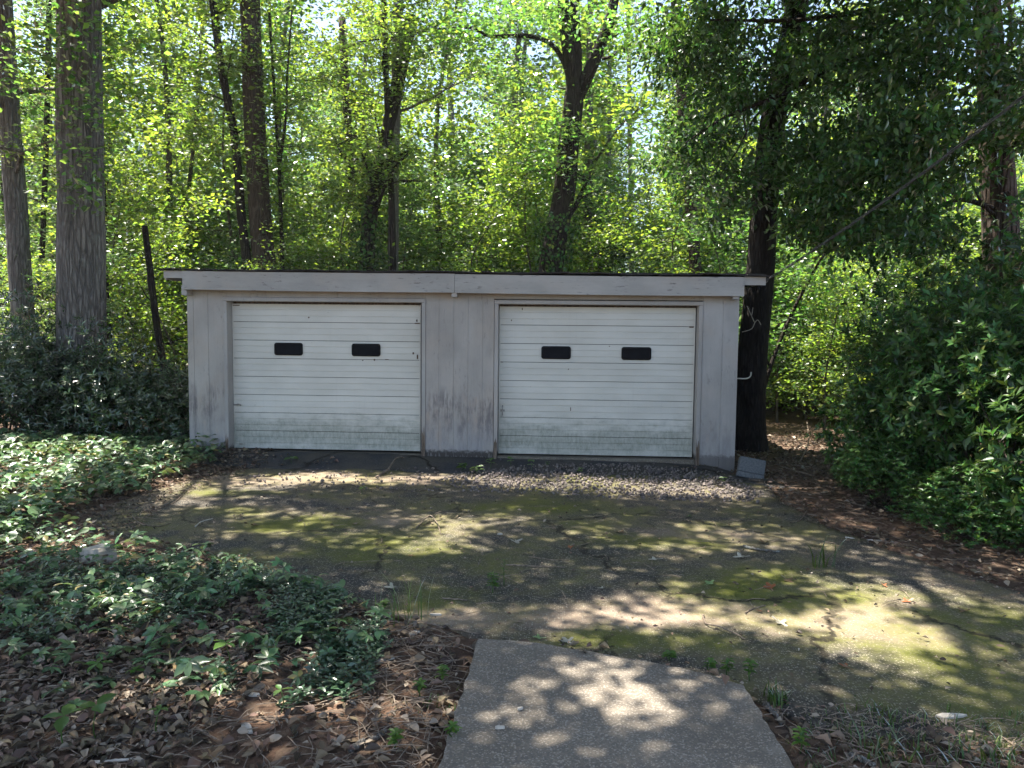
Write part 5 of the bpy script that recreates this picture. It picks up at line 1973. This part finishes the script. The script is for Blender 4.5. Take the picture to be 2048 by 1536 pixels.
stick('thick lichen-covered stick lying on bare soil near the bottom edge', [(700, 1512), (738, 1490), (774, 1472)], .034, 'lichen_wood', 901)
stick('crooked dead branch reaching from the driveway up to the middle pier', [(752, 955), (775, 944), (800, 932), (845, 922), (872, 910), (882, 898)], .028, 'twig', 902, 'dead_branch', zs=[0, .02, .03, .04, .06, .10], fork=[[(845, 922), (862, 918), (884, 920)]])
stick('bent grey stick lying in an angle on the sunlit moss', [(832, 1055), (858, 1038), (874, 1050), (882, 1070)], .012, 'twig', 903, zs=[0, .025, .02, 0])
stick('long straight grey twig on the shaded moss', [(1012, 1130), (1070, 1133), (1130, 1134)], .014, 'twig', 904)
stick('thin twig just above the long straight grey one', [(1058, 1114), (1100, 1119), (1140, 1120)], .009, 'twig', 905)
stick('short twig lying left of the crack in the driveway', [(884, 1198), (910, 1200), (934, 1202)], .014, 'twig', 906)
stick('curved brown stick on the sunlit right half of the driveway', [(1406, 1230), (1412, 1250), (1440, 1262), (1470, 1272), (1490, 1279)], .014, 'twig', 907, zs=[0, .01, .02, .01, 0])
stick('small forked twig above the white jagged leaf', [(1490, 1225), (1508, 1216), (1530, 1211)], .012, 'twig', 908, fork=[[(1508, 1216), (1503, 1208), (1499, 1202)]])
stick('thick grey stick on the right of the driveway, under the brown lobed leaf', [(1488, 1094), (1515, 1101), (1560, 1106)], .03, 'lichen_wood', 909)
stick('long thin curved twig at the upper left of the driveway', [(290, 1025), (320, 1018), (350, 1004), (366, 990)], .014, 'twig', 910, fork=[[(350, 1004), (362, 998), (375, 1000)]])
stick('bent twig on moss at the left, below the long thin curved one', [(265, 1035), (285, 1050), (320, 1054), (340, 1048)], .012, 'twig', 911)
stick('forked bleached twig left of the brown leaf on the moss', [(390, 1056), (402, 1046), (425, 1040)], .013, 'pale_wood', 912)
stick('grey stick in the litter near the broad white bark strip', [(350, 1418), (400, 1412), (460, 1402)], .017, 'twig', 913)
stick('pale forked stick pointing down in the bottom left litter', [(300, 1420), (306, 1450), (314, 1490)], .018, 'twig', 914, fork=[[(306, 1450), (330, 1440), (350, 1424)]])
stick('pale stick along the bottom edge on the left', [(180, 1534), (230, 1530), (272, 1526)], .018, 'pale_wood', 915)
stick('weathered root at the lower right corner of the walkway', [(1530, 1398), (1538, 1415), (1552, 1430), (1562, 1445)], .03, 'lichen_wood', 916)
stick('dark wood piece on soil right of the walkway, near the bottom', [(1700, 1510), (1730, 1524), (1750, 1536)], .03, 'lichen_wood', 917)
stick('thin pale twig across soil right of the walkway', [(1640, 1505), (1680, 1482)], .01, 'twig', 918)
stick('pale straight twig along the shrubs at the right driveway edge', [(1690, 1075), (1730, 1078), (1772, 1086)], .014, 'pale_wood', 919)
stick('second twig in the litter below the right shrubs', [(1580, 1045), (1600, 1040), (1615, 1018)], .012, 'twig', 920)
stick('long stem lying over litter at the edge of the bare soil', [(855, 1250), (900, 1262), (960, 1270)], .011, 'twig', 921)
stick('straight dead stalk crossing the litter left of the bare soil', [(790, 1320), (740, 1325), (690, 1338)], .012, 'twig', 922)
for k, (pxs, lab) in enumerate((([(1585, 930), (1610, 940), (1640, 938)], 'pale bare root curling in the sunny gap right of the garage'), ([(1600, 925), (1616, 905), (1612, 880)], 'upright pale root stub in the sunny gap right of the garage'),
                                ([(1565, 935), (1590, 948), (1630, 955)], 'lowest pale root in the sunny gap right of the garage'))):
    stick(lab, pxs, .022, 'twig', 930 + k, 'bare_root', zs=[0, .04, .0] if k != 1 else [0, .16, .34], cat='root')


def slab_piece(label, px, py, lx, ly, lz, rz, mat, seed, name, cat, tilt=(0, 0)):
    r = rng_(seed)
    p = gnd(px, py)
    z = float(on_top(np.array([p[0]]), np.array([p[1]]))[0])
    n = 9
    a = np.linspace(0, 2 * math.pi, n, endpoint=False)
    rr = r.uniform(.7, 1.1, n)
    V = []
    for k in range(n):
        x, y = math.cos(a[k]) * rr[k] * lx / 2, math.sin(a[k]) * rr[k] * ly / 2
        V += [(x, y, 0), (x * .97, y * .97, lz * r.uniform(.6, .9)), (x * .8, y * .8, lz * r.uniform(.9, 1.15))]
    V.append((0, 0, lz))
    Q, T = [], []
    for k in range(n):
        k2 = (k + 1) % n
        Q += [(3 * k, 3 * k2, 3 * k2 + 1, 3 * k + 1), (3 * k + 1, 3 * k2 + 1, 3 * k2 + 2, 3 * k + 2)]
        T.append((3 * k + 2, 3 * k2 + 2, 3 * n))
    o = obj(name, mesh(name, V, Q, T), M[mat], None, (p[0], p[1], z + .002))
    o.rotation_euler = (tilt[0], tilt[1], rz)
    return tag(o, label, cat)


slab_piece('flat pale stone block half buried in the creeper on the left bank', 190, 1128, .34, .2, .11, .2, 'rock', 951, 'stone', 'stone')
slab_piece('pale stone under the creeper right of the flat block', 308, 1152, .16, .12, .05, .4, 'rock', 952, 'stone', 'stone')
for k, (px, py, lx, ly, rz, lab) in enumerate(((412, 1374, .20, .05, .1, 'broad white strip of bark in the litter, left foreground'), (290, 1410, .17, .05, .6, 'white strip of bark left of the broad one'), (505, 1392, .10, .035, 0, 'small white bark chip right of the broad strip'),
                                              (495, 1455, .13, .05, 2.2, 'grey-white bark chip below the small white one'), (775, 1322, .10, .05, .5, 'white bark chip on the litter left of the walkway'),
                                              (830, 1272, .09, .05, .9, 'white bark chip at the edge of the bare soil'), (1000, 1476, .055, .022, .1, 'white chip on the concrete walkway'), (1040, 1437, .035, .016, .5, 'tiny white chip on the concrete walkway above the other'),
                                              (870, 1232, .09, .018, .0, 'flat pale splinter on the driveway above the bare soil'), (1900, 1432, .18, .05, .15, 'white bark strip at the lower right'), (750, 1330, .11, .035, .5, 'weathered wood chip left of the bare soil'),
                                              (1000, 1068, .06, .02, .2, 'thin pale chip on the moss beside the big maple leaf'))):
    slab_piece(lab, px, py, lx, ly, .012, rz, 'pale_wood', 960 + k, 'bark_chip', 'bark')

# grey box by the right corner of the garage
p = gnd(1497, 956)
t = thing('concrete_block', (p[0] + .02, p[1] + .05, -.17), 'dark grey block leaning against the right corner of the garage', 'block')
t.rotation_euler = (rad(-14), rad(9), rad(-8))
mb = MB()
mb.box((-.16, -.09, .075), (.17, .1, .27), .008)
obj('block_body', mb.me('block_body'), M['block'], t)
mb = MB()
mb.box((-.165, -.097, 0), (.175, .105, .072), .008)
obj('block_base', mb.me('block_base'), M['block'], t)

# dead vine curling in front of the leaning trunk
mb = MB()
base = at(1490, 670, 1.2)
for pts in ([(1484, 664), (1503, 658), (1510, 645), (1516, 640), (1522, 650)], [(1494, 612), (1503, 632), (1509, 645)], [(1503, 632), (1506, 615)]):
    mb.tube(curve([at(a, b, 1.25) - base for a, b in pts], 12), .006, 5)
tag(obj('dead_vine', mb.me('dead_vine', True), M['pale_wood'], None, [float(a) for a in base]), 'pale dry vine tendril curling over the black leaning trunk', 'vine')

# service cable from the eave up to the right
e0 = np.array([7.44, -.27, 2.44])
e1 = at(2048, 112, -3.9)
d = (e1 - e0)
e2 = e0 + d * 3.2
e2[2] += .6
sp = thing('utility_cable', e0, 'twisted grey service cable running from the garage eave up to the right', 'cable')
n = 150
base_path = np.array([e0 + (e2 - e0) * t - np.array([0, 0, 1]) * 4 * .62 * t * (1 - t) for t in np.linspace(0, 1, n)])
lns = np.concatenate([[0], np.cumsum(np.linalg.norm(np.diff(base_path, axis=0), axis=1))])
for k in range(3):
    ph = lns * 9.0 + k * 2.094
    off = np.stack([np.cos(ph) * .011, 0 * ph, np.sin(ph) * .011], 1)
    mb = MB()
    mb.tube(base_path + off - e0, .0055, 5, cap=False)
    obj('strand', mb.me('strand', True), M['cable'], sp)
mb = MB()
mb.tube(curve([(0, 0, .06), (0, -.02, .0), (.03, -.02, -.01), (.05, -.03, .03)], 10), .006, 6)
obj('hook', mb.me('hook', True), M['steel'], sp)
mb = MB()
mb.tube(curve([(.06, -.03, .03), (-.02, .05, -.02), (-.12, .08, -.07), (-.22, .12, -.06), (-.25, .13, -.16)], 14), .008, 6)
obj('loose_end', mb.me('loose_end', True), M['black'], sp)

# ------------------------------------------------------------------ faint summer haze in the wood
hz = MB()
hz.box((-140, -60, -14), (150, 125, 62))
hm, ht, hout = nt('thin summer haze')
pv = ht.nodes.new('ShaderNodeVolumePrincipled')
pv.inputs['Color'].default_value = (.93, .96, 1.0, 1)
pv.inputs['Density'].default_value = .0006
pv.inputs['Anisotropy'].default_value = .35
ht.links.new(pv.outputs[0], hout.inputs['Volume'])
tag(obj('haze', hz.me('haze'), hm), None, None, None, 'stuff')
